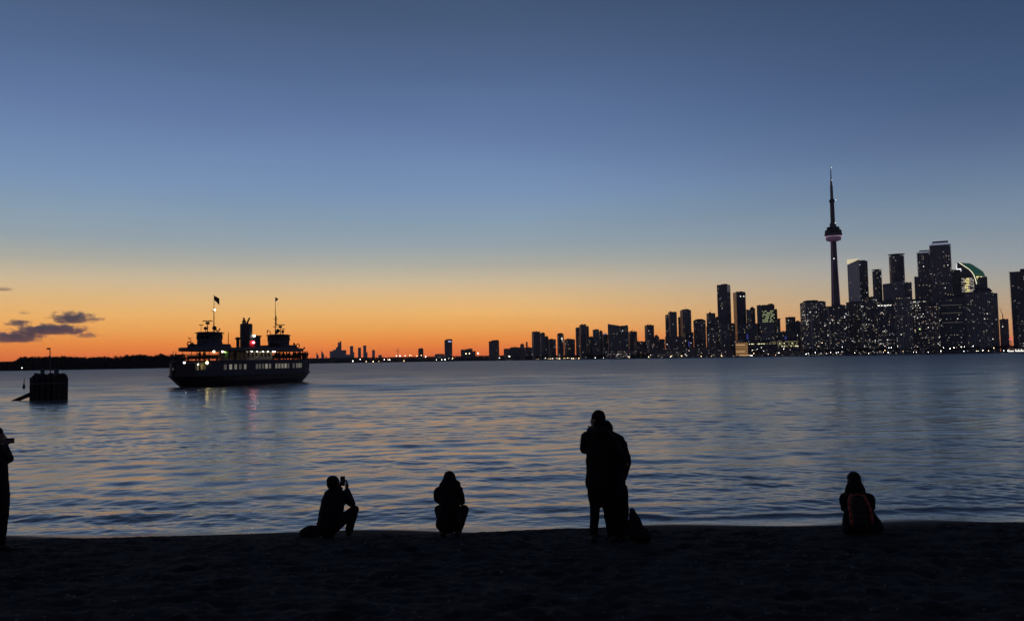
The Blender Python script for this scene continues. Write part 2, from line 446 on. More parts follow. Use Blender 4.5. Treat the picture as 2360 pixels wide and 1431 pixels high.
# undergrowth along the island's edge: one mass
def undergrowth(name, label, pts, n, h, seed, size=1.0):
    rng = random.Random(seed); mb = MB()
    segs = list(zip(pts, pts[1:]))
    for i in range(n):
        a, b = rng.choice(segs); t = rng.random()
        c = Vector((a[0] + (b[0] - a[0]) * t, a[1] + (b[1] - a[1]) * t + rng.uniform(0, 14), 1 + h * rng.random() ** 1.15))
        s = rng.uniform(.35, 1.0) * size
        u = Vector((rng.uniform(-1, 1), rng.uniform(-1, 1), rng.uniform(-1, 1))).normalized()
        w = u.cross(Vector((rng.uniform(-1, 1), rng.uniform(-1, 1), rng.uniform(-1, 1)))).normalized()
        mb.add([c - u * s, c + w * s, c + u * s, c - w * s], [(0, 1, 2, 3)])
    o = mb.build(name, M_LEAF); o['kind'] = 'stuff'; o['label'] = label; o['category'] = 'bushes'
    return o
undergrowth('island_bushes', 'dark undergrowth along the waterline of the wooded island', [(-1000, 975), (-860, 992), (-760, 1008), (-640, 1026), (-560, 1069), (-482, 1110), (-472, 1140)], 52000, 10.0, 3)
undergrowth('point_bushes', 'low dark scrub on the point just right of the ferry', [(-512, 1520), (-536, 2090), (-600, 2200)], 6000, 9, 4)
undergrowth('island_wood', 'dark mass of woodland behind the first trees of the island', [(-1100, 1000), (-950, 1020), (-800, 1040), (-650, 1062), (-500, 1150)], 40000, 11.0, 8, 1.2)
undergrowth('shore_bushes', 'low dark scrub along the far shore under the distant towers', [(gx(700, 3440), 3440), (gx(1000, 3530), 3530), (gx(1190, 2990), 2990), (gx(1300, 2740), 2740), (gx(1500, 2440), 2440)], 26000, 13, 5, 2.2)
undergrowth('shore_wood', 'dark low wooded rise at the foot of the distant towers', [(gx(690, 4000), 4000), (gx(850, 4100), 4100), (gx(1190, 4200), 4200)], 22000, 24, 9, 3.4)
L_CT = 'dark tree in the row along the city waterfront'
for i in range(70):
    px = 1700 + 660 * (i + rt.random()) / 70
    if 1695 < px < 1745 and rt.random() < .7: continue
    Y = 2150 - (px - 1690) / 680 * 85 + rt.uniform(5, 16)
    tree(gx(px, Y), Y, rt.uniform(12, 21), L_CT, 'waterfront trees', rt.uniform(.8, 1.2))
L_FT = 'small dark tree on the far shore between ferry and tower blocks'
for i in range(46):
    px = 830 + 640 * (i + rt.random()) / 46
    Y = float(np.interp(px, [800, 1000, 1190, 1300, 1500], [3480, 3560, 3010, 2760, 2460])) + rt.uniform(0, 30)
    tree(gx(px, Y), Y, rt.uniform(11, 18), L_FT, 'far shore trees', rt.uniform(1, 1.5))

# ------------------------------------------------------------------ city
W_DARK = mat('facade_dark_glass', (.090, .097, .110), .28, .3, .05, spec=.35)
W_GREY = mat('facade_grey_panel', (.30, .305, .32), .6, .3, .06, spec=.3)
W_BROWN = mat('facade_brown_brick', (.27, .215, .19), .85, .3, .06, spec=.2)
W_CONC = mat('facade_concrete', (.36, .35, .345), .85, .25, .06, spec=.2)
W_BLUE = mat('facade_blue_glass', (.06, .078, .105), .22, .3, .05, spec=.4)
W_PALE = mat('facade_pale_glass', (.42, .45, .46), .4, .2, .05, spec=.4)
W_SLAB = mat('floor_edge_concrete', (.22, .22, .22), .85, .3, .2, spec=.2)
GLASS = mat('pane_dark_glass', (.034, .042, .055), .30, .3, .1, spec=.5)
M_ROOF = mat('roof_dark', (.035, .035, .04), .9, .3, .1)
LIT = {'dim': glow('window_lit_dim', (1, .88, .7), .14), 'mid': glow('window_lit', (1, .9, .74), .5), 'hot': glow('window_lit_bright', (1, .94, .82), 1.9),
       'warm': glow('window_lit_amber', (1, .70, .38), .5), 'gold': glow('window_lit_gold', (1, .85, .35), 1.3), 'cool': glow('window_lit_cool', (.82, .92, 1), .55), 'blue': glow('wash_glow_blue', (.12, .16, 1), .16)}
M_SIGN = glow('sign_white', (.95, .95, 1), 1.6)
rb = random.Random(99)

def lit_windows(T, faces, floors, fh, z0, rate, mix, ww=2.1, wh=1.7, bay=3.3):
    """window panes with a lamp on behind them, each a thin box on its facade"""
    bins = {}
    for (ax, ay, bx, by, nx, ny) in faces:
        L = math.hypot(bx - ax, by - ay); n = max(1, int(L / bay))
        ang = math.atan2(by - ay, bx - ax)
        for fl in range(floors):
            run = rb.random() < .05
            for k in range(n):
                cl = max(.12, 1.0 + 2.6 * mnoise.noise(Vector((k * .33 + ax * .05, fl * .22, ay * .07 + floors))))
                if rb.random() < (min(.8, rate * 5) if run else rate * cl):
                    t = (k + .5) / n
                    kind = rb.choices(list(mix), list(mix.values()))[0]
                    bins.setdefault(kind, MB()).box((ax + (bx - ax) * t + nx * .25, ay + (by - ay) * t + ny * .25, z0 + fh * (fl + .55)),
                                                    (ww * rb.uniform(.6, 1.15), .3, wh * rb.uniform(.8, 1.1)), ang)
    for kind, mb in bins.items():
        o = mb.build('lit_window', LIT[kind], T); o['kind'] = 'stuff'
MIX = {'dim': 6, 'mid': 2, 'hot': .5, 'warm': 1.2, 'cool': .6}
MIXD = {'dim': 8, 'mid': 2, 'warm': 1}
MIXB = {'dim': 5.5, 'mid': 2.4, 'hot': 1.0, 'warm': 1.4, 'cool': .7}

def tower(name, label, x0, x1, ytop, Y, wall=None, rate=.05, mix=MIX, yaw=0.0, depth=None, slabs=True, pent=None, ribs=0, group=None, cat='building', round_=False, cut=0.0, podium=None, fh=3.4):
    """a block standing where the photograph shows columns x0..x1 with its roof at row ytop"""
    xc = (x0 + x1) / 2; c = at(xc, ytop, Y); w = (x1 - x0) * Y / FPX
    a0 = math.atan2(c.x, Y)
    face = -a0 + yaw
    dep = depth or min(34, max(14, w * .8))
    w *= math.cos(a0)
    if abs(yaw) > 0.2:                                   # corner-on: both faces fill the width
        w, dep = w / (math.cos(abs(yaw)) + math.sin(abs(yaw))) , w / (math.cos(abs(yaw)) + math.sin(abs(yaw)))
    T = thing(name, label, cat, (c.x, Y, 0), face, group)
    ht = c.z; base = 1.0
    floors = max(2, int((ht - base) / fh)); fh = (ht - base) / floors
    hw, hd = w / 2, dep / 2
    wall = wall or W_DARK
    mb = MB()
    if round_:
        mb.lathe([(hw, base), (hw, ht)], 28)
    elif cut:                                            # roof slopes across the front by cut metres
        mb.add([(-hw, -hd, base), (hw, -hd, base), (hw, hd, base), (-hw, hd, base), (-hw, -hd, ht), (hw, -hd, ht - cut), (hw, hd, ht - cut), (-hw, hd, ht)],
               [(3, 2, 1, 0), (4, 5, 6, 7), (0, 1, 5, 4), (1, 2, 6, 5), (2, 3, 7, 6), (3, 0, 4, 7)])
    else:
        mb.box((0, 0, (base + ht) / 2), (w, dep, ht - base))
    mb.build('wall', wall, T)
    if slabs and Y < 4000:
        sb = MB()
        lim = ht - max(0, cut)
        for i in range(1, floors + 1):
            z = base + fh * i - .18
            if z > lim: break
            if round_: sb.lathe([(hw + .5, z - .2), (hw + .5, z + .2)], 28)
            else: sb.box((0, 0, z), (w + .8, dep + .8, .38))
        if sb.v: sb.build('floor_edges', W_SLAB, T)
    if Y < 3800 and not round_ and wall is not W_BLUE:
        # dark panes set in every storey, grouped by bay; too small to pick apart
        pm = MB(); nb = max(3, int(w / 5.2)); nd = max(2, int(dep / 5.2)); lim = ht - max(0, cut)
        for i in range(floors):
            z = base + fh * (i + .5)
            if z + fh * .4 > lim: break
            for k in range(nb): pm.box((-hw + w * (k + .5) / nb, -hd - .03, z), (w / nb * .72, .12, fh * .62))
            for k in range(nd): pm.box((-hw - .03, -hd + dep * (k + .5) / nd, z), (.12, dep / nd * .72, fh * .62))
        o = pm.build('window_panes', GLASS, T); o['kind'] = 'stuff'
    if not cut and Y < 4000:
        rm = MB()
        for k in range(rb.randrange(2, 5)):
            a_, b_ = rb.uniform(2, 5), rb.uniform(1.2, 3.2)
            rm.box((rb.uniform(-.38, .38) * w, rb.uniform(-.3, .3) * dep, ht + b_ / 2), (a_, rb.uniform(2, 5), b_), rb.choice([0, .4]))
        o = rm.build('roof_units', M_ROOF, T); o['kind'] = 'stuff'
        if rb.random() < .35:
            MB().tube((rb.uniform(-.3, .3) * w, 0, ht), (rb.uniform(-.3, .3) * w * .1, 0, ht + rb.uniform(7, 14)), .35, .15, 5).build('roof_aerial', M_ROOF, T)
    if ribs:
        rbm = MB()
        for i in range(ribs + 1):
            xx = -hw + w * i / ribs
            rbm.box((xx, -hd - .15, (base + ht - max(cut, 0)) / 2), (.9, 1.3, ht - base - max(cut, 0)))
        rbm.build('ribs', W_CONC, T)
    if pent is None and not cut:
        pent = [(rb.uniform(-.15, .15), rb.uniform(.45, .7), rb.uniform(3, 5))]
    for (off, fr, h) in (pent or []):
        q = MB().box((off * w, 0, ht + h / 2 - .01), (w * fr, dep * .7, h)).box((off * w + w * fr * .2, 0, ht + h + .6), (w * fr * .3, dep * .3, 1.2))
        q.build('roof_plant_room', M_ROOF, T)
    if podium:
        MB().box((0, -hd * .2, base + podium / 2), (w * 1.5, dep * 1.5, podium)).build('podium', W_CONC, T)
    if rate:
        if round_:
            n = 14; P = [(hw * math.cos(PI + PI * i / n), hw * math.sin(PI + PI * i / n)) for i in range(n + 1)]
            fc = [(P[i][0], P[i][1], P[i + 1][0], P[i + 1][1], math.cos(PI + PI * (i + .5) / n), math.sin(PI + PI * (i + .5) / n)) for i in range(n)]
        else:
            fc = [(-hw, -hd, hw, -hd, 0, -1), (-hw, hd, -hw, -hd, -1, 0), (hw, -hd, hw, hd, 1, 0)]
        lit_windows(T, fc, floors - (1 + int(cut / fh)), fh, base, rate, mix)
    T['h'] = ht; T['w'] = w; T['d'] = dep
    return T

# --- far towers over the water, right of the ferry
FAR = W_GREY
def far(label, x0, x1, y, Y=6200, **k):
    return tower('distant_tower', label, x0, x1, y, Y, wall=k.pop('wall', FAR), rate=k.pop('rate', 0.0), slabs=False, pent=k.pop('pent', []), **k)
far('slim distant tower with slanted top, leftmost beyond the ferry', 729, 734.5, 812, cut=30)
far('slim distant tower with slanted top, second beyond the ferry', 740.5, 747, 807.5, cut=34)
far('needle-thin distant block between slanted tower and the stepped cluster', 750, 752.6, 821)
far('low left shoulder block of the distant stepped tower cluster', 760, 768, 809, 6300)
far('second block from left in the distant stepped tower cluster', 767.5, 776, 805.8, 6220)
far('third block from left in the distant stepped tower cluster', 774, 781, 800.5, 6150, pent=[(0.2, .5, 6)])
far('tallest notched tower of the distant stepped cluster', 778.5, 787, 790.5, 6300, pent=[(-.28, .3, 8), (.25, .4, 14)])
far('broad right shoulder block of the distant stepped tower cluster', 786, 798, 807, 6200)
far('lowest flat block at the right foot of the distant stepped cluster', 797, 807.5, 817, 6150)
far('distant tower with a lower annex, just right of the stepped cluster', 806.5, 814, 797.3, 6250)
far('low annex at the right foot of the distant tower by the stepped cluster', 813, 816.5, 811.5, 6200)
far('distant tower second right of the stepped cluster', 825, 832, 801, 6300)
far('tallest of the distant towers right of the stepped cluster', 837, 844, 796, 6250)
far('low annex beside the tallest distant tower', 843, 847, 812, 6200)
far('shorter distant tower left of the wind turbine', 857.5, 864, 806.5, 6300)
far('low domed distant block left of the wind turbine', 872, 880, 818, 6000, round_=True)
tower('hotel_block', 'lone dark block with lit foot between turbine and signed tower', 964, 975.6, 804, 3700, W_BROWN, .02, MIXD, pent=[(0, .8, 2.5)])
t = tower('signed_tower', 'lone tall dark tower with purple sign strip at its roof', 1024.4, 1042, 784, 3600, W_GREY, .015, MIXD, pent=[(0.1, .85, 4)])
MB().box((t['w'] * .18, -t['d'] / 2 - .5, t['h'] - 6), (t['w'] * .42, .8, 5)).build('sign', glow('sign_violet', (.5, .5, 1), .9), t)
tower('low_block', 'wide low block right of the signed tower, left half', 1062, 1080, 806, 3620, W_BROWN, .02, MIXD, pent=[(.3, .4, 3)])
tower('low_block', 'wide low block right of the signed tower, taller right half', 1079, 1089, 803.5, 3560, W_BROWN, .02, MIXD, pent=[])
tower('low_block', 'small block at the right end of the wide low pair', 1089, 1096, 810, 3500, W_BROWN, .02, MIXD, pent=[])
tower('low_block', 'flat lit terminal building left of the signed tower', 1002, 1024, 816, 3620, W_CONC, .08, MIX, pent=[], slabs=False)
tower('apartment_block', 'lone square apartment block left of the low sheds', 1126.6, 1150, 786.5, 3100, W_BROWN, .03, MIXD, pent=[(0.12, .75, 4)])
tower('shed', 'long low shed right of the lone apartment block', 1161, 1180, 803.5, 3050, W_BROWN, .01, MIXD, pent=[])
tower('shed', 'long low shed with slightly higher roof below the chimney stacks', 1176, 1199, 800.5, 3000, W_BROWN, .01, MIXD, pent=[])
tower('silo', 'squat silo block left of the thin stack', 1199, 1208, 794, 2990, W_CONC, 0, pent=[], slabs=False)
tower('silo', 'thin stack beside the squat silo', 1212, 1216, 789, 2990, W_CONC, 0, pent=[], slabs=False, round_=True)
tower('low_block', 'low dark block at the foot of the thin stack', 1197, 1226, 801, 2960, W_BROWN, .02, MIXD, pent=[])
# --- middle ground towers
R = [
 ('apartment_tower', 'broad plain dark tower, first of the middle group', 1225.4, 1245, 764.5, 2900, W_GREY, .012, dict(pent=[])),
 ('apartment_tower', 'lower right wing of the first broad plain tower', 1244, 1256, 768, 2860, W_GREY, .02, dict(pent=[])),
 ('apartment_tower', 'stepped annex right of the first broad plain tower', 1255, 1264, 777.5, 2880, W_BROWN, .03, {}),
 ('apartment_tower', 'wide low block with faint lights between two dark towers', 1263, 1281, 782, 2820, W_BROWN, .07, dict(pent=[])),
 ('apartment_tower', 'slim black tower with one bright window near its top', 1284, 1299, 769.5, 2760, W_DARK, .10, dict(pent=[(-.05, .8, 2)])),
 ('apartment_tower', 'wide flat block right of the slim black tower', 1300, 1325, 782, 2800, W_BROWN, .05, dict(pent=[])),
 ('apartment_tower', 'low left part of the three-stepped tower', 1326.5, 1336, 756, 2850, W_GREY, .03, dict(pent=[])),
 ('apartment_tower', 'tall middle part of the three-stepped tower', 1335, 1351, 748.5, 2800, W_CONC, .04, dict(pent=[])),
 ('apartment_tower', 'right part of the three-stepped tower', 1350, 1357, 753, 2830, W_DARK, .06, dict(pent=[])),
 ('apartment_tower', 'short dark block in front of the three-stepped tower', 1334, 1350, 770, 2640, W_DARK, .05, dict(pent=[])),
 ('apartment_tower', 'low block between stepped tower and square-topped tower', 1356, 1367, 776, 2760, W_BROWN, .05, dict(pent=[])),
 ('apartment_tower', 'square-topped tower left of the sloping roof block', 1366, 1380.5, 760, 2740, W_GREY, .03, dict(pent=[])),
 ('apartment_tower', 'low right wing of the square-topped tower', 1380, 1389, 765, 2700, W_BROWN, .04, {}),
 ('apartment_tower', 'block with pale violet crown left of the sloping roof', 1388, 1401, 771, 2680, W_DARK, .06, dict(pent=[])),
 ('apartment_tower', 'wide block with roof sloping down to the right', 1400.7, 1428, 746.5, 2660, W_GREY, .06, dict(cut=7)),
 ('apartment_tower', 'flat-roofed block right of the sloping roof', 1427, 1447.5, 751.5, 2640, W_GREY, .06, dict(pent=[(.3, .4, 2)])),
 ('apartment_tower', 'lower slab at the right end of the sloping roof group', 1446.5, 1468, 764.5, 2700, W_BROWN, .03, dict(pent=[])),
 ('apartment_tower', 'low wide block with pale roof edge before the lone slab tower', 1460, 1489, 787, 2520, W_BROWN, .08, dict(pent=[])),
 ('apartment_tower', 'lone plain slab tower with one lit window', 1485.5, 1507, 749.5, 2620, W_GREY, .012, dict(pent=[])),
 ('apartment_tower', 'low dark block right of the lone slab tower', 1507, 1519, 775.5, 2560, W_BROWN, .08, {}),
 ('apartment_tower', 'speckled low block in front of the lone slab tower', 1488, 1532, 782, 2470, W_BROWN, .12, dict(pent=[(-.2, .3, 3)])),
 ('apartment_tower', 'thin left wing of the first pair tower', 1533, 1540.5, 727, 2560, W_BROWN, .02, dict(pent=[])),
 ('apartment_tower', 'left tower of the matching flat-topped pair', 1539.6, 1559.5, 719, 2540, W_GREY, .05, dict(pent=[])),
 ('apartment_tower', 'thin left shoulder of the right pair tower', 1563, 1570, 733, 2570, W_CONC, .02, dict(pent=[], ribs=3)),
 ('apartment_tower', 'right tower of the flat-topped pair with notched crown', 1567, 1592.5, 715, 2540, W_GREY, .05, dict(pent=[(0, .7, 2.5)])),
 ('apartment_tower', 'block with rounded lit crown between the pair and the blue-lit tower', 1598, 1626, 739, 2500, W_BROWN, .09, dict(pent=[(0, .6, 4)])),
 ('apartment_tower', 'brown low block in front of the flat-topped pair', 1533, 1574, 776, 2420, W_BROWN, .10, dict(pent=[])),
 ('apartment_tower', 'dark low block below the notched crown tower', 1573, 1598, 766, 2440, W_DARK, .10, dict(pent=[])),
 ('apartment_tower', 'flat dark tower left of the tallest left glass tower', 1628, 1648.5, 722, 2480, W_GREY, .04, dict(pent=[])),
 ('apartment_tower', 'stepped shoulder touching the tallest left glass tower', 1647, 1659, 734, 2450, W_BROWN, .05, {}),
 ('glass_tower', 'tall black glass tower with white sign at top left', 1652, 1683, 657, 2560, W_BLUE, .03, dict(yaw=-.30, slabs=False, pent=[(.1, .5, 2)])),
 ('glass_tower', 'second tall black glass tower with lights near its crown', 1689, 1718, 674, 2600, W_BLUE, .02, dict(yaw=.35, slabs=False, pent=[(.1, .5, 2)])),
 ('apartment_tower', 'dark striped tower in front of the signed glass tower', 1655, 1680, 746, 2330, W_DARK, .10, dict(ribs=5)),
 ('apartment_tower', 'dark narrow block between the two tall glass towers', 1680, 1694, 748, 2350, W_DARK, .10, {}),
 ('apartment_tower', 'brown speckled block below the flat dark tower', 1628, 1656, 752, 2360, W_BROWN, .10, dict(ribs=4)),
 ('office_tower', 'narrow pale block left of the office with lit floors', 1720, 1729.5, 715, 2540, W_PALE, .03, dict(pent=[])),
 ('office_tower', 'taller dark neighbour left of the office with lit floors', 1728.5, 1740, 711, 2580, W_DARK, .06, {}),
 ('office_tower', 'pale left face block of the lit-floor office', 1744, 1757, 704, 2520, W_PALE, .02, dict(pent=[])),
 ('office_tower', 'dark office with rows of yellow-green lit floors', 1756, 1784.5, 703, 2500, W_DARK, .0, dict(pent=[(0.2, .4, 3)])),
 ('office_tower', 'stepped right wing of the lit-floor office', 1784, 1791, 714, 2520, W_DARK, .08, dict(pent=[])),
 ('office_tower', 'low right step of the lit-floor office', 1790, 1798, 736, 2500, W_CONC, .22, dict(pent=[])),
 ('apartment_tower', 'dark speckled block below the second glass tower', 1706, 1745, 746, 2370, W_BLUE, .07, dict(pent=[])),
 ('apartment_tower', 'ribbed concrete block below the lit-floor office', 1745, 1783, 744, 2360, W_CONC, .08, dict(ribs=6, pent=[])),
 ('apartment_tower', 'flat-hatted tower standing alone left of the dark wide block', 1810, 1833, 732, 2450, W_BROWN, .04, dict(pent=[(0, 1.2, 1.2)])),
 ('apartment_tower', 'low wing right of the flat-hatted tower', 1831, 1845, 741, 2420, W_DARK, .07, dict(pent=[])),
 ('apartment_tower', 'dark low block before the flat-hatted tower', 1797, 1830, 764, 2340, W_BLUE, .05, dict(pent=[])),
 # right hand group
 ('apartment_tower', 'wide dark speckled block left of the observation tower foot', 1843, 1902, 697, 2285, W_GREY, .16, dict(mix=MIXB, pent=[(-.1, .55, 5), (.34, .3, 2)], ribs=6)),
 ('apartment_tower', 'dark speckled block standing before the observation tower foot', 1898, 1953, 706, 2228, W_DARK, .20, dict(mix=MIXB, ribs=5, pent=[(0.1, .5, 3)])),
 ('apartment_tower', 'brownish speckled block right of the observation tower foot', 1950, 1986, 697, 2300, W_BROWN, .15, dict(mix=MIXB, pent=[(.1, .7, 2)])),
 ('apartment_tower', 'black speckled block below the slanted lit crown', 1983, 2024, 688, 2262, W_DARK, .20, dict(mix=MIXB, pent=[(.1, .4, 4)], ribs=4)),
 ('condominium_tower', 'dark narrow tower with disc roof right of the slanted lit crown', 2010, 2031.5, 625, 2420, W_DARK, .07, dict(round_=True, pent=[])),
 ('condominium_tower', 'round dark tower topped by a floating disc', 2048, 2083.5, 591, 2520, W_DARK, .05, dict(round_=True, pent=[])),
 ('arena_block', 'pale grey slant-roofed block below the round disc tower', 2034, 2083, 655, 2400, W_GREY, .015, dict(cut=-6, slabs=False)),
 ('office_tower', 'small flat block right of the slant-roofed block', 2083, 2101, 652, 2410, W_CONC, .05, dict(pent=[])),
 ('apartment_tower', 'black block with many bright windows below the disc tower', 2021, 2064, 694, 2235, W_BLUE, .20, dict(mix=MIXB, pent=[(0, .6, 2)])),
 ('apartment_tower', 'grey ribbed block with many bright windows below the disc tower', 2062, 2100, 684, 2205, W_GREY, .18, dict(mix=MIXB, pent=[(.2, .4, 3)], ribs=5)),
 ('apartment_tower', 'black block with the brightest mixed windows at centre right', 2098, 2134, 692, 2225, W_DARK, .24, dict(mix=MIXB, pent=[(-.2, .5, 3)])),
 ('apartment_tower', 'brown lower block left of the banded office', 2132, 2163, 704, 2200, W_BROWN, .16, dict(mix=MIXB, pent=[(0, .6, 4)])),
 ('office_tower', 'narrow grey slab left of the twin crowned towers', 2107, 2117, 639, 2430, W_GREY, .03, dict(pent=[])),
 ('condominium_tower', 'lower left tower of the twin crowned pair', 2114, 2146, 584, 2480, W_GREY, .08, dict(pent=[])),
 ('condominium_tower', 'tallest right tower of the twin crowned pair', 2142.6, 2189.6, 566, 2440, W_GREY, .07, dict(pent=[])),
 ('office_tower', 'dark plain slab between the crowned pair and the green roof', 2189, 2214, 623, 2480, W_DARK, .03, dict(pent=[])),
 ('office_tower', 'dark banded office below the crowned pair', 2162, 2222, 686, 2230, W_BLUE, .06, dict(pent=[(-.2, .3, 3), (.25, .4, 6)])),
 ('condominium_tower', 'broad dark tower standing before the green-roofed office', 2221.6, 2284, 674, 2200, W_GREY, .08, dict(pent=[])),
 ('condominium_tower', 'right wing of the broad dark tower before the green roof', 2283, 2298.5, 676, 2230, W_CONC, .05, dict(pent=[])),
 ('stone_block', 'brown stone block with curved roof beside the small crane', 2303, 2324, 736, 2500, W_BROWN, .012, dict(pent=[], round_=True)),
 ('condominium_tower', 'dark tower cut by the right edge of the picture', 2327, 2395, 626, 2230, W_DARK, .07, dict(pent=[(.1, .5, 7)])),
 ('condominium_tower', 'stepped front block of the tower at the right edge', 2345, 2400, 700, 2140, W_DARK, .12, dict(mix=MIXB, pent=[])),
]
TW = {}
for nm, lab, x0, x1, y, Y, wl, rate, kw in R:
    kw = dict(kw)
    if 'yaw' not in kw and not kw.get('cut') and not kw.get('round_') and rb.random() < .6 and nm != 'office_tower' and x1 < 1910: kw['yaw'] = rb.uniform(.24, .40)
    TW[lab] = tower(nm, lab, x0, x1, y, Y, wl, rate * .62, **kw)
def find(s): return next(v for k, v in TW.items() if s in k)
def on_front(T, x, z, w, h, name, m, d=.6):
    return MB().box((x * T['w'], -T['d'] / 2 - d / 2, z), (w, d, h)).build(name, m, T)
# signs, lit crowns and other marks of single towers
t = find('white sign at top left')
def corner_sign(T, face, z, w, h, off, m):
    hw, hd = T['w'] / 2, T['d'] / 2
    mb = MB()
    if face == 'left': mb.box((-hw - .3, off * hd, z), (.6, w, h))
    else: mb.box((off * hw, -hd - .3, z), (w, .6, h))
    return mb.build('sign', m, T)
corner_sign(t, 'left', t['h'] - 13, 12, 3.2, 0.0, M_SIGN)
t = find('second tall black glass tower')
for k in (-.1, .6): corner_sign(t, 'front', t['h'] - 14, 3, 2.4, k, LIT['hot'])
t = find('rows of yellow-green lit floors')
q = MB()
for fl in range(7):
    for k in range(11):
        if rb.random() < .74: q.box((-t['w'] / 2 + t['w'] * (k + .5) / 11, -t['d'] / 2 - .3, t['h'] - 20 - fl * 5.4), (t['w'] / 11 * .8, .5, 2.6))
o = q.build('lit_window', glow('window_lit_green', (.85, .95, .45), .42), t); o['kind'] = 'stuff'
for s, top in (('disc roof right', 3.0), ('floating disc', 4.5)):
    t = find(s); r = t['w'] / 2; h = t['h']
    MB().tube((0, 0, h), (0, 0, h + top), r * .5, r * .5, 16).build('roof_core', M_ROOF, t)
    MB().lathe([(r * .5, h + top), (r * 1.12, h + top + .6), (r * 1.12, h + top + 1.6), (r * .6, h + top + 2.2)], 28).build('roof_disc', W_CONC, t)
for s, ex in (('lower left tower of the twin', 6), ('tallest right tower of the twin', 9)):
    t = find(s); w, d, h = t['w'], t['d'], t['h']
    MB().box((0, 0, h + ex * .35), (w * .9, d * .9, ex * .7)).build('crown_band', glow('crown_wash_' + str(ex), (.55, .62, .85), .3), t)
    MB().box((.02 * w, 0, h + ex * .7 + ex * .3), (w * .78, d * .8, ex * .6)).build('crown_block', M_ROOF, t)
    MB().box((-.05 * w, 0, h + ex * 1.3 + .8), (w * .5, d * .2, 1.2)).build('roof_plate', W_CONC, t)
    q = MB()
    for i in range(int(h / 3.4)):
        for sx in (-1, 1): q.box((sx * (w / 2 + .9), -d * .2, 8 + 3.4 * i), (2.0, d * .4, .5))
    o = q.build('balconies', W_SLAB, t); o['kind'] = 'stuff'
t = find('right edge of the picture'); w, d, h = t['w'], t['d'], t['h']
q = MB()
for i in range(int(h / 3.4)): q.box((-w / 2 - 1.0, -d * .15, 8 + 3.4 * i), (2.2, d * .5, .5))
o = q.build('balconies', W_SLAB, t); o['kind'] = 'stuff'
t = find('pale violet crown')
MB().lathe([(t['w'] * .5, t['h']), (t['w'] * .42, t['h'] + 2.4), (t['w'] * .2, t['h'] + 4)], 18).build('lit_crown', glow('crown_violet', (.6, .45, .9), .22), t)
t = find('rounded lit crown')
MB().lathe([(t['w'] * .45, t['h']), (t['w'] * .38, t['h'] + 3), (t['w'] * .2, t['h'] + 5)], 18, sy=.7).build('crown', M_ROOF, t)
t = find('broad dark tower standing before'); w, d, h = t['w'], t['d'], t['h']
MB().lathe([(w * .36, h), (w * .36, h + 3), (w * .30, h + 8), (w * .26, h + 11)], 22, c=(w * .18, 0, 0), sy=.5).build('roof_plant_room', M_ROOF, t)
MB().box((w * .22, -d * .1, h + 2), (w * .42, d * .9, 1)).build('roof_plate', W_CONC, t)
for lab, xs_ in (('left of the observation tower foot', (-.24,)), ('standing before the observation tower foot', (-.3,)), ('right wing of the broad dark', (-.1, .3)), ('below the slanted lit crown', (-.42,)), ('brightest mixed', (-.46,))):
    t = find(lab)
    for x_ in xs_: MB().box((x_ * t['w'], -t['d'] / 2 - .9, t['h'] * .47), (2.2, 1.6, t['h'] * .9)).build('pale_fin', mat('fin_pale', (.55, .53, .5), .8, .1, .1), t)
t = find('banded office below')
q = MB()
for z in (.55, .72, .86): q.box((0, -t['d'] / 2 - .4, t['h'] * z), (t['w'] * .8, .6, .9))
q.build('lit_band', glow('band_dim', (1, .85, .6), .10), t)
t = find('brightest mixed windows')
q = MB().box((-.2 * t['w'], -t['d'] / 2 - .4, t['h'] - 9), (t['w'] * .5, .6, .8)); q.build('lit_band', glow('band_mid', (1, .9, .75), .3), t)
on_front(t, -.28, t['h'] * .44, 3, 4, 'lit_window', LIT['warm']); on_front(t, .02, t['h'] * .46, 2.4, 2.4, 'lit_window', glow('lamp_green', (.7, 1, .3), 3))
t = find('black block with many bright windows below the disc')
q = MB()
for k in range(5): q.box((-.4 * t['w'] + k * 7.2, -t['d'] / 2 - .4, t['h'] - 13), (4.2, .6, 1.8))
o = q.build('lit_window', LIT['hot'], t); o['kind'] = 'stuff'
t = find('slim black tower with one bright'); on_front(t, .12, t['h'] - 16, 4, 4, 'lit_window', LIT['hot'])
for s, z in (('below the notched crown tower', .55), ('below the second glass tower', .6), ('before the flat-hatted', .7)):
    t = find(s); on_front(t, -.1, t['h'] * z, 4.5, 15, 'wash_glow', LIT['blue'])  # glowing panel painted in for blue light on the facade

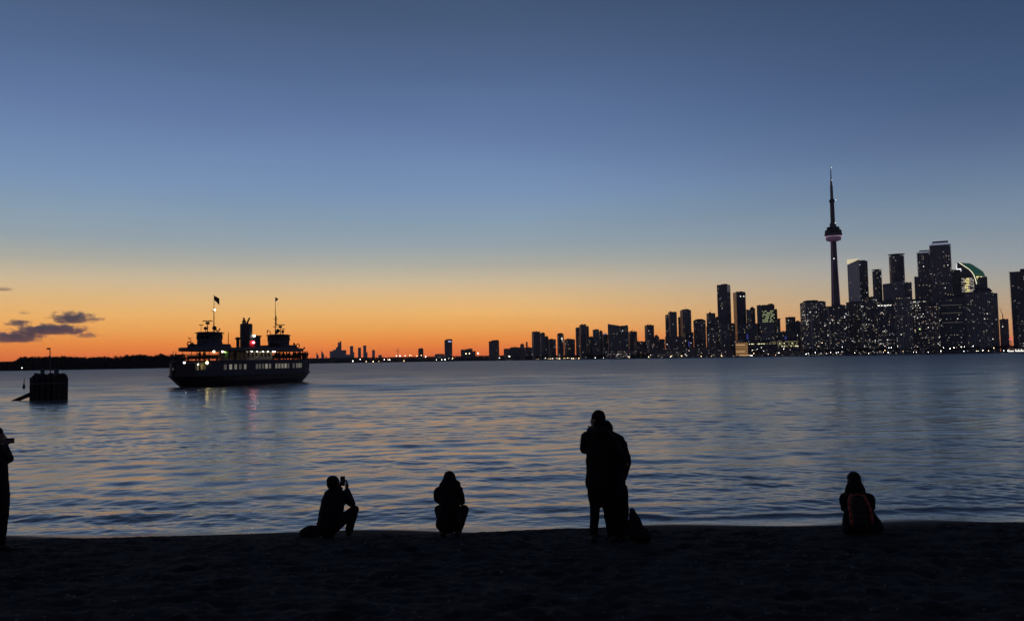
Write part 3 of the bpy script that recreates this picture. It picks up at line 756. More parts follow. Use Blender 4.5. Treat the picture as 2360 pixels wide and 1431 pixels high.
# office with the slanted, lit crown
def slanted_crown():
    Y = 2460; xl, xm, xr = 1961.5, 1989.5, 2009
    T = thing('office_tower', 'pale glass office with a brightly lit slanted crown', 'building', (gx(1985, Y), Y, 0), -math.atan2(gx(1985, Y), Y))
    s = Y / FPX * math.cos(math.atan2(gx(1985, Y), Y)); h = at(1989, 600, Y).z
    xa, xb, xc_ = (xl - 1985) * s, (xm - 1985) * s, (xr - 1985) * s
    pl = [(xa, 18), (xb, -14), (xc_, 10), (xc_ - 8, 34), (xa + 14, 40)]
    zl0, zr0, zl1, zr1 = at(1962, 608, Y).z, at(1989, 599, Y).z, at(1962, 595.5, Y).z, at(1989, 597, Y).z
    base = [pl[0], pl[1], (xb, 22), (xa + 14, 40)]
    MB().add([(x, y, 1) for x, y in base] + [(*base[0], zl0), (*base[1], zr0), (*base[2], zr0), (*base[3], zl0)],
             [(3, 2, 1, 0), (4, 5, 6, 7), (0, 1, 5, 4), (1, 2, 6, 5), (2, 3, 7, 6), (3, 0, 4, 7)]).build('pale_wall', W_PALE, T)
    MB().prism([pl[1], pl[2], pl[3], (xb + .05, 23)], 1, h - 2).build('dark_wall', W_DARK, T)
    MB().add([(*base[0], zl0 + .1), (*base[1], zr0 + .1), (*base[2], zr0 + .1), (*base[3], zl0 + .1), (*base[0], zl1), (*base[1], zr1), (*base[2], zr1), (*base[3], zl1)],
             [(3, 2, 1, 0), (4, 5, 6, 7), (0, 1, 5, 4), (1, 2, 6, 5), (2, 3, 7, 6), (3, 0, 4, 7)]).build('lit_crown', glow('crown_warm', (1, .86, .55), .62), T)
    MB().tube((xb, -14.4, 1), (xb, -14.4, h - 11), .8, .8, 6).build('corner_fin', W_CONC, T)
    MB().box((xc_ - 14, 20, h - .4), (16, 10, 3.2)).build('roof_plant_room', M_ROOF, T)
    lit_windows(T, [(xa, 18, xb, -14, -.66, -.75)], int(h / 3.4) - 5, 3.4, 1, .012, MIXD)
    lit_windows(T, [(xb, -14, xc_, 10, .7, -.7)], int(h / 3.4) - 3, 3.4, 1, .06, MIX)
slanted_crown()

# office with the curved green roof edged in light
def green_roof():
    Y = 2560; a0 = math.atan2(gx(2249, Y), Y)
    T = thing('office_tower', 'office with a curved green roof edged by bright light lines', 'building', (gx(2249, Y), Y, 0), -a0)
    s = Y / FPX * math.cos(a0)
    def P(x, y, d): return ((x - 2249) * s, d, at(2249, y, Y).z)
    D0, D1 = -12, 24
    # front outline (left face) and the roof curve swept back
    curve = [(2217, 604.5), (2222, 605), (2229, 610), (2237, 616), (2245, 622), (2251, 629), (2255, 637), (2258, 647), (2259.5, 656)]
    back = [(2240, 605), (2247, 605.5), (2255, 610), (2263, 616), (2270, 621), (2276, 626), (2280, 634), (2283, 645), (2284.5, 656)]
    front = [P(x, y, D0) for x, y in curve]
    bk = [P(x, y, D1) for x, y in back]
    zb = 1.0
    mb = MB()
    lo = [(front[0][0], D0, zb)] + [(p[0], D0, zb) for p in front]
    n = len(front)
    mb.add(front + [(p[0], p[1], zb) for p in front], [(i, i + 1, n + i + 1, n + i) for i in range(n - 1)])
    mb.add([front[0], (front[0][0], D0, zb), (bk[0][0], D1, zb), bk[0]], [(0, 1, 2, 3)])
    mb.add([front[-1], bk[-1], (bk[-1][0], D1, zb), (front[-1][0], D0, zb)], [(0, 1, 2, 3)])
    mb.add(bk + [(p[0], p[1], zb) for p in bk], [(i + 1, i, n + i, n + i + 1) for i in range(n - 1)])
    mb.build('wall', W_DARK, T)
    rf = MB().add(front + bk, [(i, n + i, n + i + 1, i + 1) for i in range(n - 1)])
    r = rf.build('green_roof', glow('roof_green_floodlit', (.02, .30, .11), .13), T)  # floodlight put into the roof surface as its own green glow
    rib = MB()
    for i in range(1, n - 1):
        rib.tube(Vector(front[i]) + Vector((0, 0, .3)), Vector(bk[i]) + Vector((0, 0, .3)), .5, .5, 5)
    rib.build('roof_rib', M_ROOF, r)
    E1 = glow('light_line', (1, .9, .6), 1.5)
    q = MB().path([Vector(p) + Vector((0, -.8, .4)) for p in front[1:]], .85); q.build('light_line', E1, T)
    q = MB().path([P(2215.5, 607, D0 - 1), P(2214.5, 618, D0 - 1), P(2215, 630, D0 - 1)], .8); q.build('light_line', glow('light_line_white', (.9, .95, 1), 1.1), T)
    MB().box(P(2220.5, 621.5, D0 - .6), (12, .8, 9)).build('sign', M_SIGN, T)
    g = {'mid': MB(), 'gold': MB(), 'dim': MB()}
    for fl in range(9):
        y = 642 + fl * 3.7
        for k in range(9):
            x = 2223.5 + k * 3.6
            m = 'gold' if 3 <= k <= 5 and rb.random() < .85 else ('mid' if rb.random() < .45 else ('dim' if rb.random() < .7 else None))
            if m and x < 2257: g[m].box(P(x, y, D0 - .35), (3.6, .5, 2.6))
        for k in range(7):
            x = 2261 + k * 3.4
            m = 'gold' if rb.random() < .45 else 'dim'
            g[m].box(P(x, 639 + fl * 3.6, D0 + 6 + k * 2), (3.6, .5, 2.6))
    MB().box(P(2272, 655, 8), (30, 26, 42)).build('side_wing', W_DARK, T)
    for k, b in g.items():
        o = b.build('lit_window', LIT[k], T); o['kind'] = 'stuff'
    MB().box(P(2273, 643, -4), (8, .8, 8)).build('sign', glow('sign_green_white', (.75, 1, .75), .7), T)
green_roof()

# observation tower
def observation_tower():
    Y = 2356.0; top = at(1914, 383, Y)
    T = thing('observation_tower', 'very tall concrete observation tower with pink-lit round pod and needle mast', 'tower', (top.x, Y, 0), .35)
    k = Y / FPX
    M_T = mat('tower_concrete', (.12, .115, .12), .85, .2, .03, spec=.2)
    # shaft: hexagonal core with three tapering legs
    rings = []; n = 12
    mb = MB()
    zs = [0, 30, 70, 115, 160, 210, 260, 300, 338]
    for z in zs:
        leg = float(np.interp(z, [0, 70, 160, 260, 338], [23, 17.5, 13.4, 10.6, 9.0])); core = leg * .70
        ring = []
        for i in range(n):
            a = 2 * PI * i / n
            r = leg if i % 4 == 0 else (core if i % 4 == 2 else leg * .86)
            ring.append((r * math.cos(a), r * math.sin(a), z))
        rings.append(ring)
    vs = [v for r in rings for v in r]
    fs = [(j * n + i, j * n + (i + 1) % n, (j + 1) * n + (i + 1) % n, (j + 1) * n + i) for j in range(len(zs) - 1) for i in range(n)]
    mb.add(vs, fs).build('shaft', M_T, T)
    # coloured lamps running up the lift wells between the legs
    for i in (2, 6, 10):
        q = MB(); a = 2 * PI * i / n
        for j in range(3, len(zs) - 1):
            p = Vector(rings[j][i]); p2 = Vector(rings[j + 1][i])
            p.z, p2.z = zs[j], zs[j + 1]
            q.tube(p + Vector((.4 * math.cos(a), .4 * math.sin(a), 0)), p2 + Vector((.4 * math.cos(a), .4 * math.sin(a), 0)), .9, .9, 5)
        m = bpy.data.materials.get('lift_well_light')
        if not m:
            m = glow('lift_well_light', (.55, .16, .62), .06)
        q.build('light_strip', m, T)
    zz = lambda y: at(1920, y, Y).z
    P = lambda w, y: (w / 2 * k, zz(y))
    MB().lathe([P(14, 557), P(24, 555.5), P(31, 554.5), P(33.5, 552), P(34, 549), P(33, 546.5), P(30, 544.5)], 36).build('lit_radome', glow('radome_pink', (.80, .36, .70), .036), T, True)
    rr = MB()
    for i in range(36):
        a = 2 * PI * i / 36; r = 17.4 * k
        rr.box((r * math.cos(a), r * math.sin(a), zz(545.6)), (1.6, 1.6, 1.5), a)
    o = rr.build('pod_lamp', glow('pod_lamp', (1, .62, .9), .42), T); o['kind'] = 'stuff'
    MB().lathe([P(31, 544.5), P(37.5, 543.5), P(38, 540.5), P(37.5, 537.5), P(36, 536), P(37, 534), P(35, 531), P(28, 530), P(28, 525.5), P(26, 524), P(14, 523.4)], 36).build('pod', M_ROOF, T)
    MB().lathe([P(38.6, 541), P(38.6, 540)], 36).build('pod_ring', W_CONC, T)
    MB().lathe([P(14, 524), P(14, 516), P(11.5, 514), P(10, 513.5), P(9.2, 470), P(8.8, 467.5)], 20).build('upper_shaft', M_T, T)
    MB().lathe([P(8.5, 468), P(11.8, 466.5), P(12.3, 463.5), P(11, 461), P(7.5, 459)], 24).build('upper_pod', M_ROOF, T)
    MB().lathe([P(7, 460), P(6.4, 428), P(4.6, 427.6), P(4.4, 416.4), P(3, 416), P(1.9, 392), P(1.0, 391.6), P(.5, 381.5)], 12).build('mast', mat('mast_steel', (.16, .17, .19), .5, .2, .2), T)
    for y, dx, r in ((386.5, 0, 1.1), (416.3, 0, 1.0), (462.5, 5, 1.2), (515.5, 1, 1.2), (597, -7.5, 1.5)):
        MB().ball((dx * k, -9 if y > 500 else -3 - (6 if y > 450 else 0), zz(y)), r, 8).build('beacon', LIT['hot'], T)
observation_tower()

# lit low buildings at the water's edge
def waterfront():
    Y = 2190
    T = tower('terminal_building', 'amber-lit gridded terminal building on the waterfront', 1695, 1723, 789, Y, W_BROWN, 0, pent=[], slabs=False)
    q = MB(); w, h = T['w'], T['h']
    for i in range(8):
        for j in range(12):
            q.box((-w / 2 + w * (j + .5) / 12, -T['d'] / 2 - .3, 3.5 + (h - 4) * (i + .5) / 8), (w / 12 * .62, .5, (h - 4) / 8 * .6))
    o = q.build('lit_window', glow('window_lit_orange', (1, .52, .16), .42), T); o['kind'] = 'stuff'
    q = MB()
    for i in (2, 6): q.box((-w * .1, -T['d'] / 2 - .8, 3.5 + (h - 4) * (i + .5) / 8), (w * .75, .5, 1.6))
    q.build('lit_band', glow('band_amber', (1, .62, .3), .8), T)
    MB().box((-w * .1, 2, h + 3.5), (w * .55, T['d'] * .5, 7)).build('clock_storey', W_CONC, T)
    T = tower('gallery_building', 'long low glass hall with yellow-lit storeys on the waterfront', 1726, 1839, 786.5, 2210, W_DARK, .02, pent=[(-.2, .3, 3), (.3, .25, 4)], slabs=False)
    w, h, d = T['w'], T['h'], T['d']
    q1, q2 = MB(), MB()
    for j in range(44):
        x = -w / 2 + w * (j + .5) / 44
        if rb.random() < .6: (q1 if rb.random() < .4 else q2).box((x, -d / 2 - .3, h - 6.5), (2.4, .5, 1.8))
        if j > 18 and rb.random() < .7: q2.box((x, -d / 2 - .3, h - 1.8), (2.2, .5, 1.3))
        if j > 25 and rb.random() < .75: (q1 if rb.random() < .25 else q2).box((x, -d / 2 - .3, h - 14.5), (2.3, .5, 1.8))
        if j > 22 and rb.random() < .5: q2.box((x, -d / 2 - .3, h - 10.5), (2.3, .5, 1.6))
    for qq, m in ((q1, glow('window_lit_lemon', (1, .92, .55), 1.8)), (q2, glow('window_lit_olive', (.85, .75, .3), .35))):
        o = qq.build('lit_window', m, T); o['kind'] = 'stuff'
    P = thing('ferry_pavilion', 'low pavilion with amber-lit canopy at the water below the terminal', 'pavilion', (gx(1716, 2160), 2160, 1), -math.atan2(gx(1716, 2160), 2160))
    MB().box((0, 0, 2), (27, 8, 4)).build('wall', W_BROWN, P); MB().box((0, -1, 4.6), (30, 12, .8)).build('roof', W_CONC, P)
    MB().box((0, -5.2, 3.6), (26, .5, 1.1)).build('canopy_light', glow('canopy_amber', (1, .66, .32), 1.1), P)
    P = thing('lakeside_pavilion', 'white-lit low pavilion by the water at the right edge', 'pavilion', (gx(2346, 2060), 2060, 1), -math.atan2(gx(2346, 2060), 2060))
    MB().box((0, 0, 4), (42, 12, 8)).build('wall', W_CONC, P); MB().box((0, 0, 8.5), (46, 15, .8)).build('roof', M_ROOF, P)
    q = MB()
    for k in range(13):
        if rb.random() < .85: q.box((-19 + k * 3.1, -6.3, 2.8), (2.5, .5, 2.0))
        if rb.random() < .45: q.box((-19 + k * 3.1, -6.3, 6.4), (2.2, .5, 1.4))
    o = q.build('lit_window', LIT['hot'], P); o['kind'] = 'stuff'
    P = thing('red_sign', 'red-lit sign board low between the stone block and right tower', 'sign', (gx(2332, 2190), 2190, 1), 0)
    MB().box((0, 0, 18), (1.2, 1.2, 36)).build('post', M_ROOF, P); MB().box((0, -1, 37), (9, 1, 3.2)).build('panel', glow('sign_red', (1, .05, .08), 1.0), P)
    MB().box((0, -1, 34.6), (9, 1, 1.0)).build('panel', glow('sign_pink', (1, .5, .5), 1.0), P)
    # low dark row along the promenade
    for x0, x1, y, lab, rate in ((1640, 1688, 803, 'low dark quay building below the striped tower', .10), (1575, 1632, 801, 'low dark quay building below the flat-topped pair', .10),
                                 (1498, 1566, 806, 'long low quay building below the speckled block', .10), (1396, 1490, 806, 'long low quay shed below the sloping roof group', .07),
                                 (1740, 1800, 807, 'low dark boathouse below the yellow-lit hall', .05), (1802, 1850, 808, 'low dark boathouse right of the yellow-lit hall', .03)):
        Yq = float(np.interp((x0 + x1) / 2, [1400, 1500, 1690, 1850], [2600, 2430, 2190, 2140]))
        tower('quay_building', lab, x0, x1, y, Yq, W_BROWN, rate, MIX, pent=[], slabs=False)
waterfront()

# tower crane by the stone block, wind turbine on the far shore
C = thing('crane', 'thin construction crane jib leaning over the brown stone block', 'crane', (gx(2316, 2540), 2540, 1), 0)
MB().box((0, 0, 60), (1.6, 1.6, 120)).build('mast', M_ROOF, C)
MB().tube((0, 0, 118), (-8, 0, 142), .8, .5, 5).build('jib', M_ROOF, C)
C = thing('wind_turbine', 'lone three-bladed wind turbine on the far shore', 'wind turbine', (gx(917, 3700), 3700, 1), 0)
hz_ = at(917, 807.5, 3700).z
MB().tube((0, 0, 0), (0, 0, hz_), 1.5, 1.0, 8).build('tower', W_CONC, C)
MB().box((0, .5, hz_), (1.8, 4, 2)).build('nacelle', W_CONC, C)
for a in (62, 182, 302):
    d = Vector((math.cos(math.radians(a)), 0, math.sin(math.radians(a))))
    MB().tube(Vector((0, -2, hz_)), Vector((0, -2, hz_)) + d * 15, .9, .3, 5).build('blade', W_CONC, C)

# ------------------------------------------------------------------ lamps along the shores
LAMPM = {'white': glow('lamp_white', (1, .93, .8), 14), 'warm': glow('lamp_warm', (1, .66, .34), 10), 'cool': glow('lamp_cool', (.85, .92, 1), 16)}
M_POLE = mat('pole_steel', (.05, .05, .055), .6, .3, 1, metal=.4)
def lamp_meshes(kind):
    p = MB().tube((0, 0, 0), (0, 0, 1), .016, .011, 6).tube((0, 0, .97), (0, -.06, 1), .012, .01, 5).mesh('pole'); p.materials.append(M_POLE)
    h = MB().ball((0, 0, 0), 1.0, 8).mesh('lamp_head'); h.materials.append(LAMPM[kind])
    return p, h
LM = {k: lamp_meshes(k) for k in LAMPM}
def lamp(px, py, Y, kind, label, group, r=.55):
    p = at(px, py, Y); h = max(2.5, p.z - 1.05)
    t = thing('street_lamp', label, 'lamp', (p.x, Y, 1.05), 0, group)
    a = bpy.data.objects.new('pole', LM[kind][0]); COL.objects.link(a); a.parent = t; a.scale = (h, h, h)
    b = bpy.data.objects.new('lamp_head', LM[kind][1]); COL.objects.link(b); b.parent = t; b.location = (0, -.06 * h, h); b.scale = (r, r, r)
GL1 = 'small lit lamp on the promenade along the city waterfront'
rl = random.Random(8)
for px, py in ((1858, 815), (1863, 814), (1879, 812), (1892, 814), (1905, 814), (1914, 812), (1927, 812.5), (1932, 811), (1941, 799.5), (1970, 812), (2002, 814), (2036, 811), (2039, 807),
               (2048, 801), (2054, 801), (2047, 812), (2081, 809.5), (2105, 811), (2112, 811), (2139, 811), (2168, 808.5), (2174, 801), (2189, 803), (2198, 801), (2215, 799), (2222, 798.5),
               (2240, 798), (2243, 797), (2221, 809), (2250, 808.5), (2254, 808.5), (2265, 807), (2278, 808), (2290, 801.5), (2313, 808), (2322, 808), (1734, 807), (1737, 814), (1733, 819.5), (1729, 819.7),
               (1770, 816), (1787, 818.5), (1806, 803.5), (1857, 815.5), (1885, 798), (1894, 790), (1745, 804), (1760, 808), (1795, 813)):
    Y = float(np.interp(px, [1690, 1900, 2370], [2160, 2092, 2042]))
    lamp(px, py + .3, Y, rl.choice(['white', 'white', 'warm', 'cool']), GL1, 'promenade lamps', rl.choice([.38, .5, .65]))
GL2 = 'small lit lamp in the row on the quay below the middle towers'
for px in [1236, 1241, 1257, 1265, 1269, 1274, 1282, 1286, 1290, 1300, 1304, 1308, 1312, 1318, 1322, 1327, 1334, 1343, 1349, 1372, 1391, 1428, 1450, 1495, 1513, 1545, 1547, 1571, 1589, 1616, 1640, 1655, 1663]:
    Y = float(np.interp(px, [1190, 1300, 1500, 1690], [2975, 2725, 2420, 2165]))
    hz = HZ - (px - 1180) * math.tan(ROLL)
    lamp(px, hz + rl.uniform(-1.5, 1.0), Y, rl.choice(['warm', 'white', 'warm']), GL2, 'quay lamps', rl.choice([.5, .7, .9]))
GL3 = 'lit lamp on the far shore between the ferry and the middle towers'
for px, py in ((813, 832), (830, 828), (844, 833), (860, 833), (873, 834), (886, 829), (894.5, 829), (898, 829), (914, 820), (922, 820), (934, 820), (944, 819), (947, 819), (931, 831.5), (961, 820), (971, 819),
               (981, 822), (1006, 829), (1018, 829), (1026, 828), (1034, 826), (1042, 827), (1043, 825), (1074, 815), (1082, 814.5), (1102, 814), (1136, 825.5), (1140, 825.5), (1151, 825), (1174, 821), (1088, 827)):
    Y = float(np.interp(px, [800, 1000, 1190], [3430, 3520, 2970]))
    lamp(px, min(py, HZ - (px - 1180) * math.tan(ROLL) - .3), Y, rl.choice(['white', 'white', 'warm']), GL3, 'far shore lamps', rl.choice([.8, 1.1, 1.5]))
lamp(51, 848, 1012, 'cool', 'single white lamp at the wooded island waterline on the left', None, .3)

# small sailboat off the city quay
B = thing('sailboat', 'small pale sailboat off the city quay below the bright block', 'sailboat', (gx(2130, 1990), 1990, 0), -.4)
MB().add([(-5, 0, .9), (-3, -1.3, .9), (3.5, -1.2, .9), (5, 0, 1.0), (3.5, 1.2, .9), (-3, 1.3, .9), (-4, 0, -.2), (-2.5, -.8, -.2), (3, -.8, -.2), (4, 0, -.2), (3, .8, -.2), (-2.5, .8, -.2)],
         [(0, 1, 2, 3, 4, 5), (6, 11, 10, 9, 8, 7)] + [(i, 6 + i, 6 + (i + 1) % 6, (i + 1) % 6) for i in range(6)]).build('hull', mat('boat_white', (.5, .5, .5), .5), B)
MB().tube((.3, 0, .9), (.3, 0, 19), .12, .08, 6).build('mast', M_POLE, B)
MB().add([(.1, -.05, 2), (-4.6, -.05, 2.2), (-3.0, -.25, 8), (.1, -.05, 18.5), (.1, .05, 2), (-4.6, .05, 2.2), (-3.0, -.15, 8), (.1, .05, 18.5)], [(0, 1, 2, 3), (7, 6, 5, 4), (0, 4, 5, 1), (1, 5, 6, 2), (2, 6, 7, 3), (3, 7, 4, 0)]).build('sail', mat('sail_cloth', (.5, .52, .55), .8), B)

# ------------------------------------------------------------------ ferry
def ferry():
    c = Vector((-52.73, 159.0)); u = Vector((.3588, .9334))
    rz = math.atan2(u.y, u.x)                   # local +x runs from the near end to the far end, local -y faces the camera side
    T = thing('ferry', 'double-ended white passenger ferry with twin wheelhouses and central funnel on the lake', 'ferry', (c.x, c.y, 0), rz)
    HULL = mat('hull_black_paint', (.012, .012, .014), .5, .3, .3)
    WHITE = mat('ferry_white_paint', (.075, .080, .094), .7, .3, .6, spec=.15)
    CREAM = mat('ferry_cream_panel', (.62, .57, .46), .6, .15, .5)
    DARK = mat('ferry_dark_trim', (.03, .03, .032), .6, .3, .5)
    DECK = mat('ferry_deck_grey', (.10, .10, .10), .8, .2, .5)
    RED = mat('ferry_red_paint', (.25, .02, .02), .5, .2, .5)
    GL = mat('ferry_dark_glass', (.01, .012, .015), .1, .2, .5)
    def hb(s, L=19.4, b=5.0): return b * max(0.0, 1 - (abs(s) / L) ** 4.2) ** .62
    def plan(L, b, n=28):
        ss = [-L * math.cos(PI * i / n) for i in range(n + 1)]
        return [(s, -hb(s, L, b)) for s in ss] + [(s, hb(s, L, b)) for s in reversed(ss[1:-1])]
    def loft(levels, n=28):
        mb = MB(); rings = [[(x, y, z + (dz * (x / L) ** 2)) for x, y in plan(L, b, n)] for (L, b, z, dz) in levels]
        m = len(rings[0])
        vs = [v for r in rings for v in r]
        fs = [(j * m + i, j * m + (i + 1) % m, (j + 1) * m + (i + 1) % m, (j + 1) * m + i) for j in range(len(rings) - 1) for i in range(m)]
        fs += [tuple(range(m - 1, -1, -1)), tuple((len(rings) - 1) * m + i for i in range(m))]
        return mb.add(vs, fs)
    loft([(15.4, 3.6, -1.2, 0), (16.7, 4.5, 0.0, 0), (18.2, 4.9, 1.0, .1), (19.2, 5.0, 1.75, .12)]).build('hull', HULL, T, False)
    loft([(19.4, 5.1, 1.72, .12), (19.5, 5.16, 1.85, .12), (19.4, 5.1, 1.98, .12)]).build('rubbing_strake', DARK, T)
    for sx in (-1, 1):
        MB().box((sx * 16.6, 0, -.2), (.9, .25, 2.0)).build('rudder', HULL, T)
    # main deck side: bulwark all round, walls from -15.5 to 15.5 with window openings, open ends with posts
    W_S = [-11.3, -10.05, -8.8, -7.6, -6.3, -2.95, -2.1, -1.1, -.1, .95, 2.95, 3.9, 4.9, 5.9, 6.85, 8.7, 9.9, 10.8, 11.6]
    Z0, ZB, ZT = 1.97, 2.95, 4.45
    def strip(mb, s0, s1, z0, z1, side, L=19.1, b=5.0, n=6, th=.1):
        for i in range(n):
            a, d = s0 + (s1 - s0) * i / n, s0 + (s1 - s0) * (i + 1) / n
            ya, yd = side * hb(a, L, b), side * hb(d, L, b)
            ia, id_ = ya - side * th, yd - side * th
            dz = .1 * (a / 20) ** 2
            mb.add([(a, ya, z0), (d, yd, z0), (d, yd, z1), (a, ya, z1), (a, ia, z0), (d, id_, z0), (d, id_, z1), (a, ia, z1)],
                   [(0, 1, 2, 3), (7, 6, 5, 4), (0, 4, 5, 1), (3, 2, 6, 7), (1, 5, 6, 2), (0, 3, 7, 4)])
    for side in (-1, 1):
        mb = MB()
        strip(mb, -15.2, 15.2, Z0, 3.0, side, n=30)                     # below the windows
        strip(mb, -15.2, 15.2, 3.95, 4.62, side, n=30)                  # above the windows
        edges = [-15.2] + [e for w in W_S for e in (w - .36, w + .36)] + [15.2]
        for a, d in zip(edges[0::2], edges[1::2]): strip(mb, a, d, 3.0, 3.95, side, n=max(1, int((d - a) / .8)))
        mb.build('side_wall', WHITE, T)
        for sg in (-1, 1):
            mb = MB(); strip(mb, sg * 19.0, sg * 16.9, Z0, 3.05, side, n=10); mb.build('end_bulwark', DARK, T)
            mb = MB(); strip(mb, sg * 16.9, sg * 15.2, Z0, 3.05, side, n=5); mb.build('bulwark', WHITE, T)
        for sg in (-1, 1):
            mb = MB(); strip(mb, sg * 19.0, sg * 16.9, 3.05, 4.25, side, n=10); mb.build('end_screen', DARK, T)
        for w in W_S:
            y = side * (hb(w, 19.1, 5.0) - .06)
            a = math.atan2(side * (hb(w + .3, 19.1) - hb(w - .3, 19.1)), .6)
            lit = rb.choice([.05, .09, .13, .16, .2])
            MB().box((w, y, 3.475), (.70, .04, .93), a).build('window', glow('ferry_window_lit%d' % (lit * 100), (1, .9, .68), lit), T)
        for s in (-17.2, -16.2, 16.2, 17.2):
            MB().box((s, side * (hb(s, 19.1) - .1), 3.7), (.16, .16, 1.5)).build('deck_post', DARK, T)
    MB().box((0, 0, 2.0), (33, 6.4, .1)).build('main_deck', DECK, T)
    MB().box((0, 0, 3.2), (26.5, 6.2, 2.3)).build('lower_cabin', CREAM, T)
    for s in (-14.4, 14.4): MB().box((s, -.4, 3.1), (1.6, 2.6, 2.2)).build('stair_casing', CREAM, T)
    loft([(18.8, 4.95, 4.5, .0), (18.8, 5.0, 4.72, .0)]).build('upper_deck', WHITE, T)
    # upper deck rail
    rl_ = MB(); bal = MB(); P = plan(18.6, 4.85, 60)
    for z in (5.05, 5.3, 5.55, 5.82):
        for a, b in zip(P, P[1:] + P[:1]): rl_.tube((*a, z), (*b, z), .035, .035, 4)
    for i, p in enumerate(P): bal.tube((*p, 4.72), (*p, 5.82), .035, .035, 4)
    rl_.build('rail', DARK, T); o = bal.build('baluster', DARK, T); o['kind'] = 'stuff'
    # benches and lockers
    for s in (-13, -11, 7.5, 9.5, 11.5, 13.2):
        q = MB().box((s, 0, 5.1), (.5, 5.5, .12)).box((s + .2, 0, 5.4), (.1, 5.5, .55)).box((s, -2.4, 4.9), (.4, .1, .4)).box((s, 2.4, 4.9), (.4, .1, .4))
        q.build('bench', DARK, T)
    for s in (-16.4, -15.0, -12.6, -10, -7.4, -6, -5, 5, 6.5, 9, 11.6, 13.8, 15.2, 16.4):
        for side in (-1, 1): MB().tube((s, side * (hb(s, 18.8) - .3), 4.72), (s, side * (hb(s, 18.8) - .3), 6.5), .055, .055, 6).build('roof_post', DARK, T)
    cab = MB().box((0, 0, 5.55), (7.8, 6.6, 1.66)).build('upper_cabin', CREAM, T)
    for i, s in enumerate((-3.3, -2.2, -1.1, .6, 1.6, 2.7)):
        for side in (-1, 1): MB().box((s, side * 3.31, 5.75), (.5 if i % 3 else .75, .05, .8)).build('window', GL, cab)
    loft([(16.9, 4.7, 6.42, 0), (17.0, 4.8, 6.5, 0), (17.0, 4.8, 7.0, 0), (16.8, 4.65, 7.08, 0)]).build('roof', mat('ferry_roof_paint', (.10, .095, .10), .7, .2, .5), T)
    # wheelhouses
    for sx in (-1, 1):
        s = sx * 10.2
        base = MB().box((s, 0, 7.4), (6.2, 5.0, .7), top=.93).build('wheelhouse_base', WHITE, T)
        n = 16; R_ = 2.05
        wh = MB().lathe([(R_, 0), (R_, 1.0)], n, (s, 0, 7.7), 1.15, 1).build('wheelhouse', WHITE, T)
        q = MB()
        for i in range(n):
            a = 2 * PI * (i + .0) / n
            q.box((s + 1.15 * R_ * math.cos(a), R_ * math.sin(a), 9.1), (.2, .2, .9), a)
        q.build('window_post', WHITE, wh)
        MB().lathe([(R_, 0), (R_, .22)], n, (s, 0, 9.5), 1.15, 1).build('window_head', WHITE, wh)
        for i in range(n):
            a = 2 * PI * (i + .5) / n
            if math.cos(a) * sx > .75: continue
            MB().box((s + 1.13 * R_ * math.cos(a), .98 * R_ * math.sin(a), 9.1), (.04, .8, .88), a).build('dark_panel', DARK, wh)  # dark panel filling this wheelhouse window
        MB().lathe([(R_ + .1, 0), (R_ + .42, .04), (R_ + .42, .12), (R_, .3), (R_ * .4, .38)], n, (s, 0, 9.68), 1.12, 1).build('roof', DARK, wh)
        z = 10.0
        m = sx * 9.1
        top = 17.0 if sx < 0 else 17.8
        mast = MB().tube((m, 0, z), (m, 0, top - 2.5), .11, .06, 6).tube((m, 0, top - 2.5), (m, 0, top), .05, .035, 6).build('mast', DARK, T)
        for zz in ((13.2, 11.6) if sx > 0 else (14.0,)):
            MB().tube((m, -.55, zz), (m, .55, zz), .05, .05, 5).build('yardarm', DARK, mast)
        if sx < 0:
            fl = MB(); N_ = 7
            pts = [(m + .0 + .02 * i, -(.19 * i), top - .1 - .10 * i - .03 * math.sin(i * 1.7)) for i in range(N_)]
            for i in range(N_ - 1):
                a, b = pts[i], pts[i + 1]
                fl.add([(a[0] - .02, a[1], a[2]), (b[0] - .02, b[1], b[2]), (b[0] - .02, b[1], b[2] - .75 - .09 * i), (a[0] - .02, a[1], a[2] - .9 - .06 * i),
                        (a[0] + .02, a[1], a[2]), (b[0] + .02, b[1], b[2]), (b[0] + .02, b[1], b[2] - .75 - .09 * i), (a[0] + .02, a[1], a[2] - .9 - .06 * i)],
                       [(0, 1, 2, 3), (7, 6, 5, 4), (0, 4, 5, 1), (3, 2, 6, 7)])
            fl.build('flag', mat('flag_cloth', (.05, .02, .025), .9), mast)
            MB().ball((m, -.2, 14.2), .16, 8).build('masthead_light', glow('lamp_masthead', (1, .95, .85), 6), mast)
        else:
            MB().add([(m, 0, top), (m, -.75, top - .45), (m, 0, top - .95), (m + .04, 0, top), (m + .04, -.75, top - .45), (m + .04, 0, top - .95)],
                     [(0, 1, 2), (5, 4, 3), (0, 3, 4, 1), (1, 4, 5, 2), (2, 5, 3, 0)]).build('pennant', mat('pennant_cloth', (.04, .03, .05), .9), mast)
            for zz in (12.3, 12.9, 13.6): MB().box((m, -.12, zz), (.2, .25, .5)).build('signal_lamp', DARK, mast)
        rd = MB().tube((sx * 10.75, 0, z), (sx * 10.75, 0, 11.7), .09, .08, 6).box((sx * 10.75, 0, 11.65), (.5, .5, .45)).build('radar_post', DARK, T)
        MB().box((sx * 10.75, 0, 12.05), (.22, 1.75, .16), .45).build('radar_bar', DARK, rd)
        tp = MB().tube((sx * 12.1, .3, z), (sx * 12.1, .3, 11.2), .04, .04, 5).box((sx * 12.1, .3, 11.25), (.2, .7, .14), .4).build('antenna', DARK, T)
        MB().tube((sx * 11.4, -.1, z), (sx * 11.4, -.1, 10.35), .05, .05, 5).ball((sx * 11.4, -.1, 10.65), .33, 10).build('searchlight', DARK, T)
